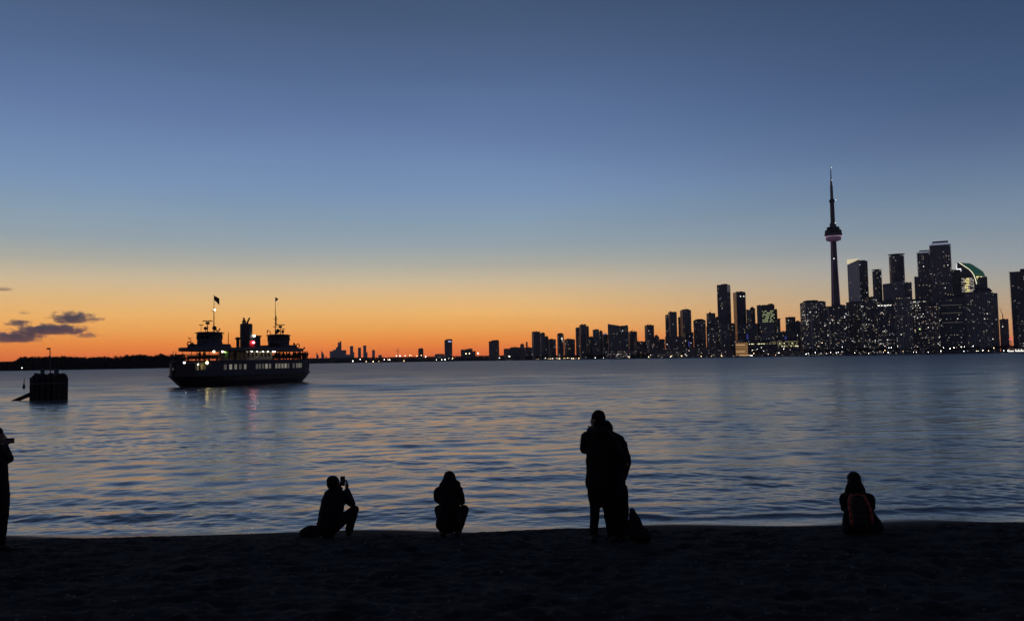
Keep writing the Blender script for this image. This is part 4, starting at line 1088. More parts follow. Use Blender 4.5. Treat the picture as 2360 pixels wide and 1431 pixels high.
        MB().tube((sx * 9.4, -.4, z), (sx * 9.4, -.4, 10.4), .05, .05, 5).ball((sx * 9.4, -.4, 10.75), .42, 10).build('searchlight', DARK, T)
        MB().tube((sx * 8.6, -.6, z), (sx * 8.4, -.8, 10.7), .05, .16, 6).tube((sx * 9.4, -.4, 10.6), (sx * 8.7, -.6, 10.15), .14, .1, 6).build('horn', DARK, T)
        # gear on the end of the roof
        MB().tube((sx * 15.2, -.5, 7.08), (sx * 15.2, -.5, 7.35), .1, .1, 6).lathe([(.01, -.32), (.28, -.3), (.36, 0), (.28, .3), (.01, .32)], 10, (sx * 15.2, -.5, 7.6)).build('life_raft', DARK, T)
        MB().tube((sx * 14.1, -1, 7.08), (sx * 14.1, -1, 8.0), .2, .14, 6).ball((sx * 14.1, -1, 8.1), .22, 8).build('vent', DARK, T)
        ring = MB(); R2 = .42
        pts = [(sx * 16.0, -.6 + R2 * math.cos(t * PI / 6), 7.7 + R2 * math.sin(t * PI / 6)) for t in range(13)]
        ring.path(pts, .09, 6).tube((sx * 16, -.6, 7.05), (sx * 16, -.6, 7.35), .06, .06, 5); ring.build('life_ring', DARK, T)
        MB().tube((sx * 16.8, -1.5, 6.9), (sx * 17.1, -1.5, 7.3), .1, .2, 6).build('roof_lamp_shade', DARK, T)
    MB().tube((-14.4, -.4, 7.3), (-16.6, -.9, 9.0), .06, .04, 5).tube((-16.0, -1.2, 8.7), (-16.1, -.4, 8.65), .05, .05, 5).build('boom', DARK, T)
    # funnel group
    fn = MB().lathe([(1.12, 7.05), (1.12, 11.6), (1.05, 11.9)], 20, (0, 0, 0), 1.2, .95).build('funnel', mat('funnel_paint', (.05, .045, .055), .6, .2, .5), T)
    for (a, b) in (((-.2, 0, 11.9), (-.55, .25, 13.1)), ((.1, -.1, 11.9), (.6, -.3, 13.1)), ((-.9, 0, 11.8), (-1.0, 0, 12.5))):
        MB().tube(a, ((a[0] + b[0]) / 2, (a[1] + b[1]) / 2, a[2] + .7), .2, .18, 8).tube(((a[0] + b[0]) / 2, (a[1] + b[1]) / 2, a[2] + .65), b, .17, .17, 8).build('exhaust_pipe', DARK, fn)
    MB().box((-1.3, -1.2, 10.0), (.3, .3, .4)).build('horn', DARK, fn)
    q = MB().tube((-2.8, -.3, 7.05), (-2.8, -.3, 8.7), .32, .32, 10).lathe([(.3, 0), (.55, .05), (.55, .3), (.2, .5)], 12, (-2.8, -.3, 8.7)); q.build('mushroom_vent', DARK, T)
    MB().box((1.95, -.6, 8.2), (1.6, 1.3, 2.3)).box((1.95, -.6, 9.45), (1.9, 1.6, .3)).build('engine_casing', WHITE, T)
    # lifeboat with davits
    for sx, y in ((1, -3.0), (-1, 3.0)):
        lb = MB(); n = 12
        ring0 = [(sx * 5.4 + 2.1 * math.cos(2 * PI * i / n), y + .75 * math.sin(2 * PI * i / n), 8.1) for i in range(n)]
        ring1 = [(sx * 5.4 + 1.4 * math.cos(2 * PI * i / n), y + .4 * math.sin(2 * PI * i / n), 7.35) for i in range(n)]
        ring2 = [(sx * 5.4 + 1.7 * math.cos(2 * PI * i / n), y + .5 * math.sin(2 * PI * i / n), 8.3) for i in range(n)]
        lb.add(ring1 + ring0 + ring2, [(j * n + i, j * n + (i + 1) % n, (j + 1) * n + (i + 1) % n, (j + 1) * n + i) for j in (0, 1) for i in range(n)] + [tuple(range(n - 1, -1, -1)), tuple(range(2 * n, 3 * n))])
        L_ = lb.build('lifeboat', DARK, T)
        for dx in (-1.3, 1.3):
            MB().tube((sx * 5.4 + dx, y, 7.05), (sx * 5.4 + dx, y, 7.5), .08, .08, 5).build('cradle', DARK, L_)
        if sx > 0:
            pts = [(5.6, -1.6, 7.05), (5.6, -1.6, 9.3), (5.3, -1.8, 10.0), (4.8, -2.0, 10.4), (4.1, -2.2, 10.65), (3.4, -2.4, 10.6)]
            MB().path(pts, .07, 6).tube((3.4, -2.4, 10.6), (3.4, -2.4, 10.1), .1, .1, 6).tube((3.4, -2.4, 10.2), (3.5, -2.4, 8.2), .025, .025, 4).build('davit', DARK, T)
    MB().tube((-5.7, -.5, 7.05), (-5.75, -.5, 10.1), .09, .05, 6).build('aerial_pole', DARK, T)
    # lamps seen lit, then small cabin lamps added to brighten the cream walls
    def light(s, y, z, r, col, st, name='deck_light'):
        MB().ball((s, y, z), r, 8).build(name, glow('ferry_' + name + str(int(st * 10)) + str(int(col[1] * 100)), col, st), T)
    light(-12.9, -3.4, 6.30, .15, (1, .85, .6), 20); light(-10.9, -3.6, 6.30, .15, (1, .80, .45), 20)
    light(-17.9, -1.3, 4.36, .17, (1, .95, .85), 10); light(-15.0, -3.7, 4.3, .22, (1, .78, .33), 26)
    light(-16.4, -3.0, 4.05, .06, (1, .95, .85), 30); light(.9, -1.2, 9.5, .2, (1, .93, .75), 16); light(4.4, -3.5, 6.32, .09, (1, .85, .7), 12)
    light(-6, -2.5, 4.3, .08, (1, .85, .5), 20, 'cabin_fill_light'); light(6, -2.5, 4.3, .08, (1, .85, .5), 20, 'cabin_fill_light')
    MB().box((-2.0, -3.05, 7.9), (1.7, .12, 1.3)).build('port_light_board', RED, T)
    light(-2.0, -3.4, 8.1, .22, (1, .10, .14), 24, 'port_light')
    MB().box((-10.3, -4.1, 5.6), (.12, .7, 1.3)).build('starboard_light_board', mat('ferry_green_paint', (.05, .14, .03), .5), T)
    light(-10.7, -4.0, 6.2, .09, (.35, 1, .2), 8, 'starboard_light')
    [light(v, -4.0, 6.38, .035, (1, .85, .6), 110, 'cabin_fill_light') for v in (-3.2, -1.6, 0, 1.6, 3.2)]  # tiny lamps added under the roof to brighten the upper cabin
    return T
FERRY = ferry()

# ------------------------------------------------------------------ mooring dolphin, spar buoy
def dolphin():
    Y = 99.0; b = at(111, 921, Y)
    T = thing('mooring_dolphin', 'dark cluster of mooring piles in the water with a thin light pole', 'mooring dolphin', (b.x, Y, 0), 0)
    TIM = mat('wet_timber', (.022, .019, .017), .85, .5, 1.5, bump=.6)
    STEEL = mat('pile_steel', (.05, .055, .065), .55, .4, 1)
    s = Y / FPX
    def X(px): return (px - 111) * s
    def Z(py): return at(111, py, Y).z
    rng = random.Random(2)
    # timber piles: (pixel column, row of the top, distance back)
    for px, py, dy in ((73, 864.5, .2), (77.5, 861, -.7), (82, 859.5, .7), (86.5, 859, -1.0), (90.5, 860, .2), (95, 861, 1.0), (99, 862, -1.1), (103.5, 861, 0.1), (108, 862, 1.0), (113, 861, -1.0),
                       (117, 861, .4), (127, 862, -1.0), (131, 860, .6), (135.5, 858, -.9), (140.5, 856.5, .3), (145, 857.5, -.6), (149, 862, .3), (151, 868, -.1)):
        r = .235 * rng.uniform(.95, 1.1); top = Z(py + rng.uniform(-2.5, 4.5)); px += dy * b.x / Y / s
        MB().tube((X(px) , dy, -2), (X(px) + rng.uniform(-.03, .03), dy, top - .12), r, r * .96, 9).tube((X(px), dy, top - .14), (X(px), dy, top), r * .96, r * .7, 9).build('pile', TIM, T)
    MB().box((X(111), -.1, Z(878)), (3.5, 1.2, .3)).build('waling', TIM, T)
    MB().box((X(111), -.1, Z(895)), (3.5, 1.2, .3)).build('waling', TIM, T)
    MB().box((X(101), -.1, .95), (2.0, 1.0, 2.9)).build('fender_panel', TIM, T); MB().box((X(138), -.1, .95), (1.1, .8, 3.0)).build('fender_panel', TIM, T); MB().box((X(110), 0, 1.7), (3.2, .8, 1.4)).build('core_block', TIM, T)
    for px, pw in ((100, 10), (132, 11)):
        r = pw / 2 * s
        MB().lathe([(r * 1.5, Z(872) - 0), (r * 1.1, Z(862)), (r * .8, Z(856)), (r, Z(853)), (r, Z(851)), (r * .6, Z(850))], 14, (X(px), -.3, 0)).build('bollard', STEEL, T)
    p = MB().tube((X(115), 0, Z(862)), (X(113), 0, Z(801)), .07, .05, 6).build('light_pole', STEEL, T)
    MB().box((X(109.5), 0, Z(803.5)), (.34, .2, .2)).tube((X(113), 0, Z(802.5)), (X(110), 0, Z(803.5)), .04, .04, 5).build('lantern', STEEL, p)
    MB().tube((X(76), -.4, Z(907)), (X(38), -1.2, -.25), .26, .2, 8).build('raking_pile', TIM, T)
    for px in (79, 122.5): pass
    q = MB()
    for z in (882, 884): q.tube((X(84), -1.35, Z(z)), (X(160), -1.35, Z(z)), .05, .05, 5)
    q.build('chain', STEEL, T)
dolphin()
b = at(55, 895, 154)
T = thing('spar_buoy', 'small dark spar buoy floating left of the mooring piles', 'buoy', (b.x, 154, 0), 0)
MB().lathe([(.05, -.4), (.20, -.2), (.23, .1), (.23, .55), (.12, .85), (.1, .9)], 12).build('float', mat('buoy_paint', (.02, .03, .03), .5), T)
MB().tube((0, 0, .85), (.05, 0, 2.0), .09, .05, 8).build('spar', mat('buoy_paint', (.02, .03, .03), .5), T)

# ------------------------------------------------------------------ people
def remeshed(name, prims, voxel, smooth_it=4, wob=0.0, seed=0):
    """prims: ('c', p0, r0, p1, r1) tapered limb, ('e', centre, (rx, ry, rz), tilt) rounded mass -> one continuous skin"""
    bm = bmesh.new()
    for p in prims:
        sub = bmesh.new()
        if p[0] == 'c':
            _, a, ra, b, rb_ = p
            for q, r in ((a, ra), (b, rb_)):
                bmesh.ops.create_icosphere(sub, subdivisions=2, radius=r, matrix=Matrix.Translation(Vector(q)))
            ret = bmesh.ops.convex_hull(sub, input=list(sub.verts))
            junk = [g for g in ret['geom_interior'] + ret['geom_unused'] if isinstance(g, bmesh.types.BMVert)]
            bmesh.ops.delete(sub, geom=list(set(junk)), context='VERTS')
        else:
            _, c, r, tilt = p
            bmesh.ops.create_icosphere(sub, subdivisions=3, radius=1.0)
            M_ = Matrix.Translation(Vector(c)) @ Matrix.Rotation(tilt, 4, 'Y') @ Matrix.Diagonal((*r, 1))
            bmesh.ops.transform(sub, matrix=M_, verts=sub.verts)
        tmp = bpy.data.meshes.new('tmp'); sub.to_mesh(tmp); sub.free(); bm.from_mesh(tmp); bpy.data.meshes.remove(tmp)
    me = bpy.data.meshes.new(name); bm.to_mesh(me); bm.free()
    o = bpy.data.objects.new(name, me); COL.objects.link(o)
    m = o.modifiers.new('r', 'REMESH'); m.mode = 'VOXEL'; m.voxel_size = voxel
    s = o.modifiers.new('s', 'SMOOTH'); s.factor = .5; s.iterations = smooth_it
    dg = bpy.context.evaluated_depsgraph_get()
    out = bpy.data.meshes.new_from_object(o.evaluated_get(dg), depsgraph=dg)
    bpy.data.objects.remove(o); bpy.data.meshes.remove(me)
    out.name = name
    if wob:
        n = len(out.vertices); co = np.empty(n * 3, np.float32); out.vertices.foreach_get('co', co); co = co.reshape(-1, 3)
        no = np.empty(n * 3, np.float32); out.vertices.foreach_get('normal', no); no = no.reshape(-1, 3)
        off = Vector((seed * 3.1, seed * 1.7, 0))
        w = np.array([mnoise.fractal(Vector(c) * 9 + off, 1.0, 2.0, 3) for c in co], np.float32)
        co += no * (w * wob)[:, None]
        out.vertices.foreach_set('co', co.ravel()); out.update()
    out.shade_smooth()
    return out
SKIN = mat('skin', (.11, .07, .055), .6, .2, 8)
BLACK = mat('black_jacket_cloth', (.010, .010, .011), .85, .4, 6, bump=.3, spec=.15)
NAVY = mat('navy_jacket_cloth', (.009, .010, .014), .85, .4, 6, bump=.3, spec=.15)
JEAN = mat('dark_trouser_cloth', (.010, .010, .012), .9, .4, 8, bump=.3, spec=.12)
SHOE = mat('shoe_leather', (.02, .019, .018), .6, .4, 8, spec=.25)
HAIR = mat('dark_hair', (.008, .007, .006), .7, .3, 20, bump=.3, spec=.15)
WOOL = mat('maroon_knit_wool', (.028, .010, .012), .95, .3, 20, bump=.4, spec=.1)
class Fig:
    """a person laid out joint by joint; points given as photo column, photo row, metres behind the person's own distance"""
    def __init__(s, Y, ground_row): s.Y = Y; s.body = []; s.cloth = {}
    def P(s, j): return at(j[0], j[1], s.Y + (j[2] if len(j) > 2 else 0))
    def limb(s, part, js, rs, thin=.80):
        for (a, b), (ra, rb_) in zip(zip(js, js[1:]), zip(rs, rs[1:])):
            pa, pb = s.P(a), s.P(b)
            if part: s.cloth.setdefault(part, []).append(('c', pa, ra, pb, rb_))
            s.body.append(('c', pa, ra * (thin if part else 1), pb, rb_ * (thin if part else 1)))
    def mass(s, part, j, r, tilt=0, thin=.85):
        p = s.P(j)
        if part: s.cloth.setdefault(part, []).append(('e', p, r, tilt))
        if part not in ('hair', 'beanie', 'hood', 'cap'): s.body.append(('e', p, tuple(x * (thin if part else 1) for x in r), tilt))
    def head(s, j, r=.092, turn=0.0, tilt=0.0):
        """skull, jaw, nose and ears; turn = direction faced (0 = away from the camera, + = to the left)"""
        c = s.P(j); s.hc = c
        d = Vector((-math.sin(turn), math.cos(turn), 0)); l = Vector((d.y, -d.x, 0))
        s.body += [('e', c, (r, r * 1.08, r * 1.22), tilt), ('e', c + d * .03 - Vector((0, 0, .06)), (r * .72, r * .8, r * .72), tilt),
                   ('c', c + d * (r * 1.0) + Vector((0, 0, .0)), .012, c + d * (r * 1.22) - Vector((0, 0, .03)), .016),
                   ('e', c + l * r * .98 - Vector((0, 0, .01)), (.014, .022, .032), 0), ('e', c - l * r * .98 - Vector((0, 0, .01)), (.014, .022, .032), 0)]
        for sx in (-1, 1): s.body.append(('e', c + d * r * .93 + l * sx * .034 + Vector((0, 0, .012)), (.012, .012, .008), 0))
        s.body.append(('c', c + d * r * .95 + l * .02 - Vector((0, 0, .065)), .009, c + d * r * .95 - l * .02 - Vector((0, 0, .065)), .009))
    def hand(s, j, fwd, up, side=1, curl=.5):
        """palm and five bent fingers; fwd = way the fingers point, up = back of the hand"""
        c = s.P(j); f = Vector(fwd).normalized(); n = Vector(up).normalized(); w = f.cross(n).normalized() * side
        n = w.cross(f).normalized() * side
        s.body.append(('c', c - f * .03, .030, c + f * .025, .030)); s.body.append(('c', c - w * .02, .022, c + w * .02, .022))
        for k, L in enumerate((.068, .078, .073, .058)):
            b = c + f * .045 + w * (-.030 + .020 * k)
            m = b + (f * math.cos(curl * .6) - n * math.sin(curl * .6)) * L * .5
            t = m + (f * math.cos(curl * 1.6) - n * math.sin(curl * 1.6)) * L * .5
            s.body += [('c', b - f * .02, .010, m, .0095), ('c', m, .0095, t, .008)]
        b = c - w * .03; m = b + (f * .5 - w * .8).normalized() * .04
        s.body += [('c', b, .013, m, .011), ('c', m, .011, m + (f * .8 - w * .3 - n * .3).normalized() * .032, .009)]
    def build(s, label, mats, group=None, voxel=.0135, wob=.008, seed=1):
        o = new_obj('person', remeshed('person', s.body, voxel, 3), SKIN)
        tag(o, label, 'person', group)
        for part, prims in s.cloth.items():
            new_obj(part, remeshed(part, prims, voxel * 1.15, 3, wob, seed), mats.get(part, BLACK), o)
        return o

def shoes(F, js, toe=(0, .17), r=.045):
    for j in js:
        F.limb('shoe', [(j[0], j[1], j[2] - .05), (j[0] + toe[0], j[1] + 1, j[2] + toe[1])], [r, r * .85])

# standing man with raised hand
F = Fig(11.2, 1245)
F.head((1378, 967), .092, 1.0); F.limb(None, [(1372, 973, .03), (1366, 977, .05)], [.06, .03])
F.mass('hair', (1381, 970, -.02), (.095, .10, .105)); F.mass('beanie', (1379.5, 961), (.101, .112, .100)); F.mass('beanie', (1379.5, 954), (.085, .09, .06))
F.limb(None, [(1381, 978), (1380, 1000)], [.062, .07])
F.limb('jacket', [(1379, 1005), (1378, 1035), (1377, 1075), (1374, 1112)], [.15, .165, .160, .155])
F.limb('jacket', [(1352, 1006), (1404, 1008)], [.075, .085])
F.limb('jacket', [(1365, 1000), (1394, 1000)], [.08, .085])
F.limb('jacket', [(1369, 1112), (1390, 1114)], [.105, .11]); F.limb('jacket', [(1369, 1060), (1370, 1118)], [.12, .105])
F.mass('jacket', (1386, 994, -.09), (.12, .08, .065))                   # hood folded on the back
F.limb('jacket', [(1350, 1008), (1347, 1035, .10), (1359, 1003, .22), (1360, 993, .25)], [.078, .068, .056, .050])
F.limb('jacket', [(1406, 1010), (1424, 1040, -.06), (1437, 1062, .02)], [.08, .068, .055])
F.hand((1361, 987, .26), (.5, .3, .5), (-.5, -.6, .5), 1, 1.9)
F.hand((1440, 1068, .06), (.6, .3, -.6), (0, -1, 0), -1, .8)
F.limb('trousers', [(1368, 1112), (1371, 1175, .03), (1368.5, 1232)], [.098, .072, .058])
F.limb('trousers', [(1391, 1112), (1402, 1175, .03), (1409, 1234)], [.098, .074, .060])
shoes(F, [(1368, 1239, 0), (1411, 1241, 0)], (-2, .18))
F.build('man in dark jacket and knit cap standing with a raised hand by his face', {'hair': HAIR, 'beanie': WOOL, 'jacket': BLACK, 'trousers': JEAN, 'shoe': SHOE}, seed=2)

# companion leaning on him
F = Fig(11.36, 1243)
F.head((1395, 988, .05), .090, .4, -.3)
F.mass('hair', (1396, 986, .03), (.102, .108, .115), -.3)
F.limb(None, [(1400, 998), (1408, 1012)], [.06, .065])
F.limb('coat', [(1416, 1022), (1417, 1060), (1417, 1095), (1419, 1130)], [.125, .15, .145, .145])
F.limb('coat', [(1400, 1022), (1434, 1024)], [.075, .075])
F.mass('coat', (1420, 1007, -.03), (.085, .07, .055), .35); F.limb('coat', [(1408, 1003, -.01), (1428, 1013, -.01)], [.07, .07])                 # collar and hood
F.limb('coat', [(1434, 1024), (1446, 1066, -.02), (1437, 1102, .08)], [.072, .060, .048])
F.limb('coat', [(1400, 1024), (1392, 1060, .1), (1404, 1085, .18)], [.07, .058, .048])
F.hand((1434, 1110, .10), (-.2, .2, -1), (1, -.4, 0), 1, .6)
F.limb('trousers', [(1410, 1128), (1415, 1180, .02), (1416, 1232)], [.105, .080, .068])
F.limb('trousers', [(1430, 1128), (1437, 1180, .02), (1436, 1229)], [.105, .080, .068])
shoes(F, [(1418, 1238, 0), (1437, 1236, 0)], (1, .17), .043)
F.build('person in long dark coat leaning on the standing man', {'hair': HAIR, 'coat': NAVY, 'trousers': JEAN, 'shoe': SHOE}, seed=3)

# kneeling photographer
F = Fig(12.5, 1238)
F.head((767, 1112.5), .090, -.35)
F.mass('hair', (766.5, 1113, -.02), (.096, .10, .108)); F.mass('cap', (766.5, 1108), (.098, .105, .085)); F.mass('cap', (768, 1110.5, .08), (.10, .09, .03))
F.limb(None, [(769, 1120), (770, 1132)], [.06, .065])
F.limb('jacket', [(770, 1141), (767, 1160), (763, 1185), (757, 1208)], [.14, .185, .195, .18])
F.limb('jacket', [(757, 1140), (790, 1140)], [.075, .075])
F.limb('jacket', [(747, 1205), (770, 1210)], [.115, .12])
F.limb('jacket', [(791, 1141), (811.5, 1161, .20), (800, 1131, .34)], [.072, .060, .048])
F.limb('jacket', [(756, 1142), (770, 1166, .24), (783, 1126, .36)], [.072, .060, .048])
F.hand((799.5, 1121, .36), (.05, .05, 1), (1, -.2, 0), 1, .35)
F.hand((783, 1117, .37), (.3, .1, .9), (-1, -.2, 0), -1, .7)
F.limb('trousers', [(772, 1212), (816, 1175, .30), (804.5, 1222, .26)], [.10, .080, .062])
F.limb('trousers', [(752, 1212), (762, 1226, .40), (748, 1230, -.02)], [.105, .085, .06])
shoes(F, [(803, 1229, .24), (747, 1232, -.06)], (3, .17))
ph = F.build('kneeling person in cap and dark jacket holding up a phone', {'hair': HAIR, 'jacket': NAVY, 'trousers': JEAN, 'shoe': SHOE, 'cap': BLACK}, seed=4)
c = at(789.8, 1108, 12.5 + .40)
PH = thing('phone', 'phone held upright by the kneeling person', 'phone', c, .15)
o = MB().box((0, 0, 0), (.075, .009, .150)).build('case', mat('phone_case', (.015, .015, .017), .35), PH)
MB().box((0, -.0055, 0), (.068, .002, .140)).build('screen', mat('phone_screen', (.03, .03, .035), .2), PH)

# squatting hooded figure
F = Fig(12.3, 1234)
F.head((1036, 1102), .088, .1)
F.mass('hood', (1036, 1099), (.092, .11, .095)); F.limb('hood', [(1036, 1092), (1036, 1106), (1036, 1122)], [.045, .098, .145]); F.limb('hood', [(1024, 1120), (1049, 1118)], [.085, .085])
F.limb(None, [(1036, 1110), (1036, 1124)], [.06, .065])
F.limb('coat', [(1036, 1130), (1036, 1155), (1035, 1182), (1034, 1204)], [.135, .165, .175, .165])
F.limb('coat', [(1012, 1133), (1055, 1130)], [.085, .085])
F.limb('coat', [(1021, 1206), (1047, 1206)], [.12, .12])
F.limb('coat', [(1009, 1134), (1008, 1150, .14), (1020, 1160, .40)], [.07, .055, .045])
F.limb('coat', [(1057, 1132), (1064.5, 1154, .14), (1048, 1162, .40)], [.07, .058, .045])
F.hand((1024, 1162, .45), (.6, .6, -.2), (0, -.3, 1), 1, .6); F.hand((1044, 1163, .45), (-.6, .6, -.2), (0, -.3, 1), -1, .6)
F.limb('trousers', [(1024, 1205), (1013, 1174, .34), (1022, 1226, .16)], [.10, .082, .058])
F.limb('trousers', [(1046, 1205), (1068.5, 1175, .34), (1056, 1224, .16)], [.10, .084, .060])
shoes(F, [(1020, 1230, .12), (1055, 1229, .12)], (0, .18), .042)
F.build('person in dark hooded coat squatting alone at the water edge', {'hood': BLACK, 'coat': BLACK, 'trousers': JEAN, 'shoe': SHOE}, seed=5)

# seated person with backpack
F = Fig(11.4, 1236)
F.head((1968, 1106), .088, .15)
F.mass('hair', (1968.5, 1103), (.094, .105, .105)); F.limb('hair', [(1969, 1104, -.02), (1970, 1120, -.04), (1970.5, 1140, -.05)], [.090, .108, .128])
F.limb('hair', [(1960, 1116, -.05), (1954, 1130, -.06), (1949, 1141, -.06)], [.055, .045, .02]); F.limb('hair', [(1979, 1114, -.05), (1987, 1127, -.06), (1993, 1139, -.06)], [.055, .045, .02])
F.limb('hair', [(1966, 1094, 0), (1963, 1088.5, 0)], [.03, .006]); F.limb('hair', [(1981, 1108, -.02), (1987, 1114, -.02)], [.03, .006])
F.limb(None, [(1969, 1118), (1970, 1132)], [.058, .065])
F.limb('jacket', [(1972, 1145), (1975, 1170), (1979, 1200), (1981, 1214)], [.12, .14, .16, .16])
F.limb('jacket', [(1949, 1147), (2003, 1150)], [.08, .085]); F.limb('jacket', [(1960, 1140), (1984, 1140)], [.08, .08])
F.limb('jacket', [(1946, 1149), (1946, 1170, .12), (1962, 1176, .34)], [.068, .055, .045])
F.limb('jacket', [(2005, 1153), (2008, 1168, .12), (1990, 1178, .34)], [.074, .058, .045])
F.hand((1967, 1177, .40), (.5, .7, 0), (0, 0, 1), 1, .6); F.hand((1985, 1179, .40), (-.5, .7, 0), (0, 0, 1), -1, .6)
F.limb('trousers', [(1966, 1218), (1954, 1216, .42), (1980, 1222, .52)], [.12, .085, .06])
F.limb('trousers', [(1994, 1218), (2020, 1214, .30), (1990, 1222, .50)], [.12, .09, .06])
F.limb('trousers', [(1962, 1222), (1996, 1222)], [.12, .12])
F.limb('coat_hem', [(1955, 1220, -.06), (2022, 1216, -.02)], [.085, .08]); F.limb('coat_hem', [(1996, 1178, .05), (2010, 1195, .05), (2026, 1216, .03)], [.09, .085, .075]); F.limb('coat_hem', [(1962, 1178, .02), (1953, 1218, 0)], [.1, .085])
shoes(F, [(1984, 1226, .50), (1988, 1227, .46)], (-6, .06), .042)
F.build('person with long loose hair sitting on the sand wearing a red-edged backpack', {'hair': HAIR, 'jacket': NAVY, 'trousers': JEAN, 'coat_hem': NAVY, 'shoe': SHOE}, seed=6)
def rb_mesh(name, prims, voxel=.01, wob=.006, seed=1): return remeshed(name, prims, voxel, 4, wob, seed)
Yb = 11.2
bp = lambda x, y, d=0.0: at(x, y, Yb + d)
BK = thing('backpack', 'dark backpack with red trim worn by the seated person', 'backpack', bp(1982, 1216), 0)
def child(o, parent):
    o.parent = parent; o.matrix_parent_inverse = Matrix.Translation(-Vector(parent.location)); return o
child(new_obj('pack_body', rb_mesh('pack_body', [('c', bp(1977, 1152), .09, bp(1981, 1175), .115), ('c', bp(1981, 1175), .115, bp(1985, 1202), .125), ('c', bp(1972, 1170), .09, bp(1975, 1202), .10), ('c', bp(1990, 1170), .09, bp(1996, 1202), .10)], .011, .005), mat('pack_cloth', (.012, .011, .011), .85, .4, 10, bump=.3)), BK)
child(new_obj('pocket', rb_mesh('pocket', [('c', bp(1974, 1190, -.1), .05, bp(1992, 1191, -.1), .05), ('c', bp(1975, 1202, -.1), .05, bp(1993, 1203, -.1), .05)], .011, .004), mat('pack_cloth', (.012, .011, .011))), BK)
REDT = mat('red_trim', (.30, .050, .026), .7, .3, 10)
for pts in ([(1961, 1140, -.02), (1957, 1150, -.09), (1957, 1165, -.12), (1960, 1180, -.13), (1962, 1196, -.13), (1964, 1210, -.10)], [(1990, 1142, -.02), (1998, 1155, -.08), (2004, 1168, -.10), (2008, 1185, -.11), (2010, 1205, -.10)], [(1962, 1143, -.06), (1970, 1139, -.08), (1982, 1139, -.08), (1991, 1144, -.06)]):
    q = MB(); V = [bp(*p) for p in pts]
    for a, b in zip(V, V[1:]): q.tube(a, b, .021 if len(pts) > 4 else .012, .021 if len(pts) > 4 else .012, 7)
    child(q.build('red_strap', REDT, None, True), BK)

# person at the left edge, phone held level
F = Fig(11.2, 1267)
F.head((-9, 1003), .092, -.9)
F.mass('hair', (-11, 999), (.10, .108, .10))
F.limb(None, [(-9, 1015), (-9, 1034)], [.06, .07])
F.limb('jacket', [(-9, 1042), (-9, 1070), (-7, 1110), (-5, 1140)], [.13, .145, .145, .15])
F.limb('jacket', [(-26, 1046), (6, 1046)], [.075, .075])
F.limb('jacket', [(6, 1048), (20, 1057, .12), (11.5, 1030, .36)], [.072, .066, .05])
F.limb('jacket', [(-26, 1048), (-18, 1065, .18), (2, 1030, .42)], [.072, .06, .05])
F.hand((14, 1021, .42), (.8, .3, .5), (.1, -1, .2), 1, .5); F.hand((4, 1022, .44), (.6, .4, .6), (-.2, -1, 0), -1, .6)
F.limb('jacket', [(-5, 1140), (-4, 1160)], [.15, .145])
F.limb('trousers', [(2, 1155), (3, 1205, .03), (1, 1250)], [.11, .085, .062])
F.limb('trousers', [(-16, 1155), (-19, 1205, .03), (-21, 1250)], [.105, .08, .062])
F.limb('shoe', [(2, 1260, 0), (23, 1264, .06)], [.052, .040]); F.limb('shoe', [(-21, 1260, 0), (-8, 1264, .12)], [.05, .042])
F.build('standing person cut by the left edge, holding a phone level', {'jacket': BLACK, 'hair': HAIR, 'trousers': JEAN, 'shoe': SHOE}, seed=7)
c = at(19, 1015.5, 11.2 + .44)
PH = thing('phone', 'phone held level by the person at the left edge', 'phone', c, .3)
MB().box((0, 0, 0), (.155, .010, .075)).build('case', mat('phone_case', (.015, .015, .017), .35), PH)
MB().box((0, -.006, 0), (.146, .002, .068)).build('screen', mat('phone_screen', (.03, .03, .035), .2), PH)

# bags on the sand
Yg = 11.0
g = lambda x, y, d=0.0: at(x, y, Yg + d)
B1 = thing('backpack', 'black backpack standing on the sand beside the couple', 'backpack', g(1474, 1249), 0)
child(new_obj('pack_body', rb_mesh('pack_body', [('c', g(1458, 1182), .05, g(1464, 1205), .085), ('c', g(1464, 1205), .085, g(1472, 1234), .115), ('c', g(1472, 1234), .115, g(1485, 1236), .10), ('c', g(1460, 1234), .08, g(1462, 1212), .06), ('c', g(1472, 1215), .06, g(1490, 1234), .07)], .011, .007, 3), BLACK), B1)
child(new_obj('pocket', rb_mesh('pocket', [('c', g(1470, 1226, -.10), .05, g(1484, 1236, -.10), .06)], .011, .004, 4), BLACK), B1)
q = MB().path([g(1455, 1180), g(1452, 1174), g(1457, 1171), g(1462, 1175), g(1461, 1182)], .012, 6); child(q.build('handle', BLACK), B1)
q = MB().path([g(1455, 1186), g(1450, 1200), g(1449.5, 1222), g(1453, 1238)], .014, 6); child(q.build('strap', BLACK), B1)
q = MB().path([g(1496, 1228), g(1503, 1231), g(1507, 1235, -.05)], .007, 5); child(q.build('strap', BLACK), B1)
Yg = 12.45
B2 = thing('bag', 'dark soft bag lying on the sand behind the kneeling person', 'bag', at(712, 1237, Yg), 0)
child(new_obj('bag_body', rb_mesh('bag_body', [('c', at(700, 1226, Yg), .065, at(714, 1223, Yg), .085), ('c', at(714, 1223, Yg), .085, at(734, 1222, Yg), .085), ('c', at(698, 1230, Yg - .12), .05, at(732, 1230, Yg - .12), .06)], .011, .01, 6), NAVY), B2)
q = MB().path([at(703, 1218, Yg), at(708, 1212.5, Yg - .03), at(718, 1210.5, Yg - .03), at(726, 1213, Yg)], .008, 5); child(q.build('strap', BLACK), B2)

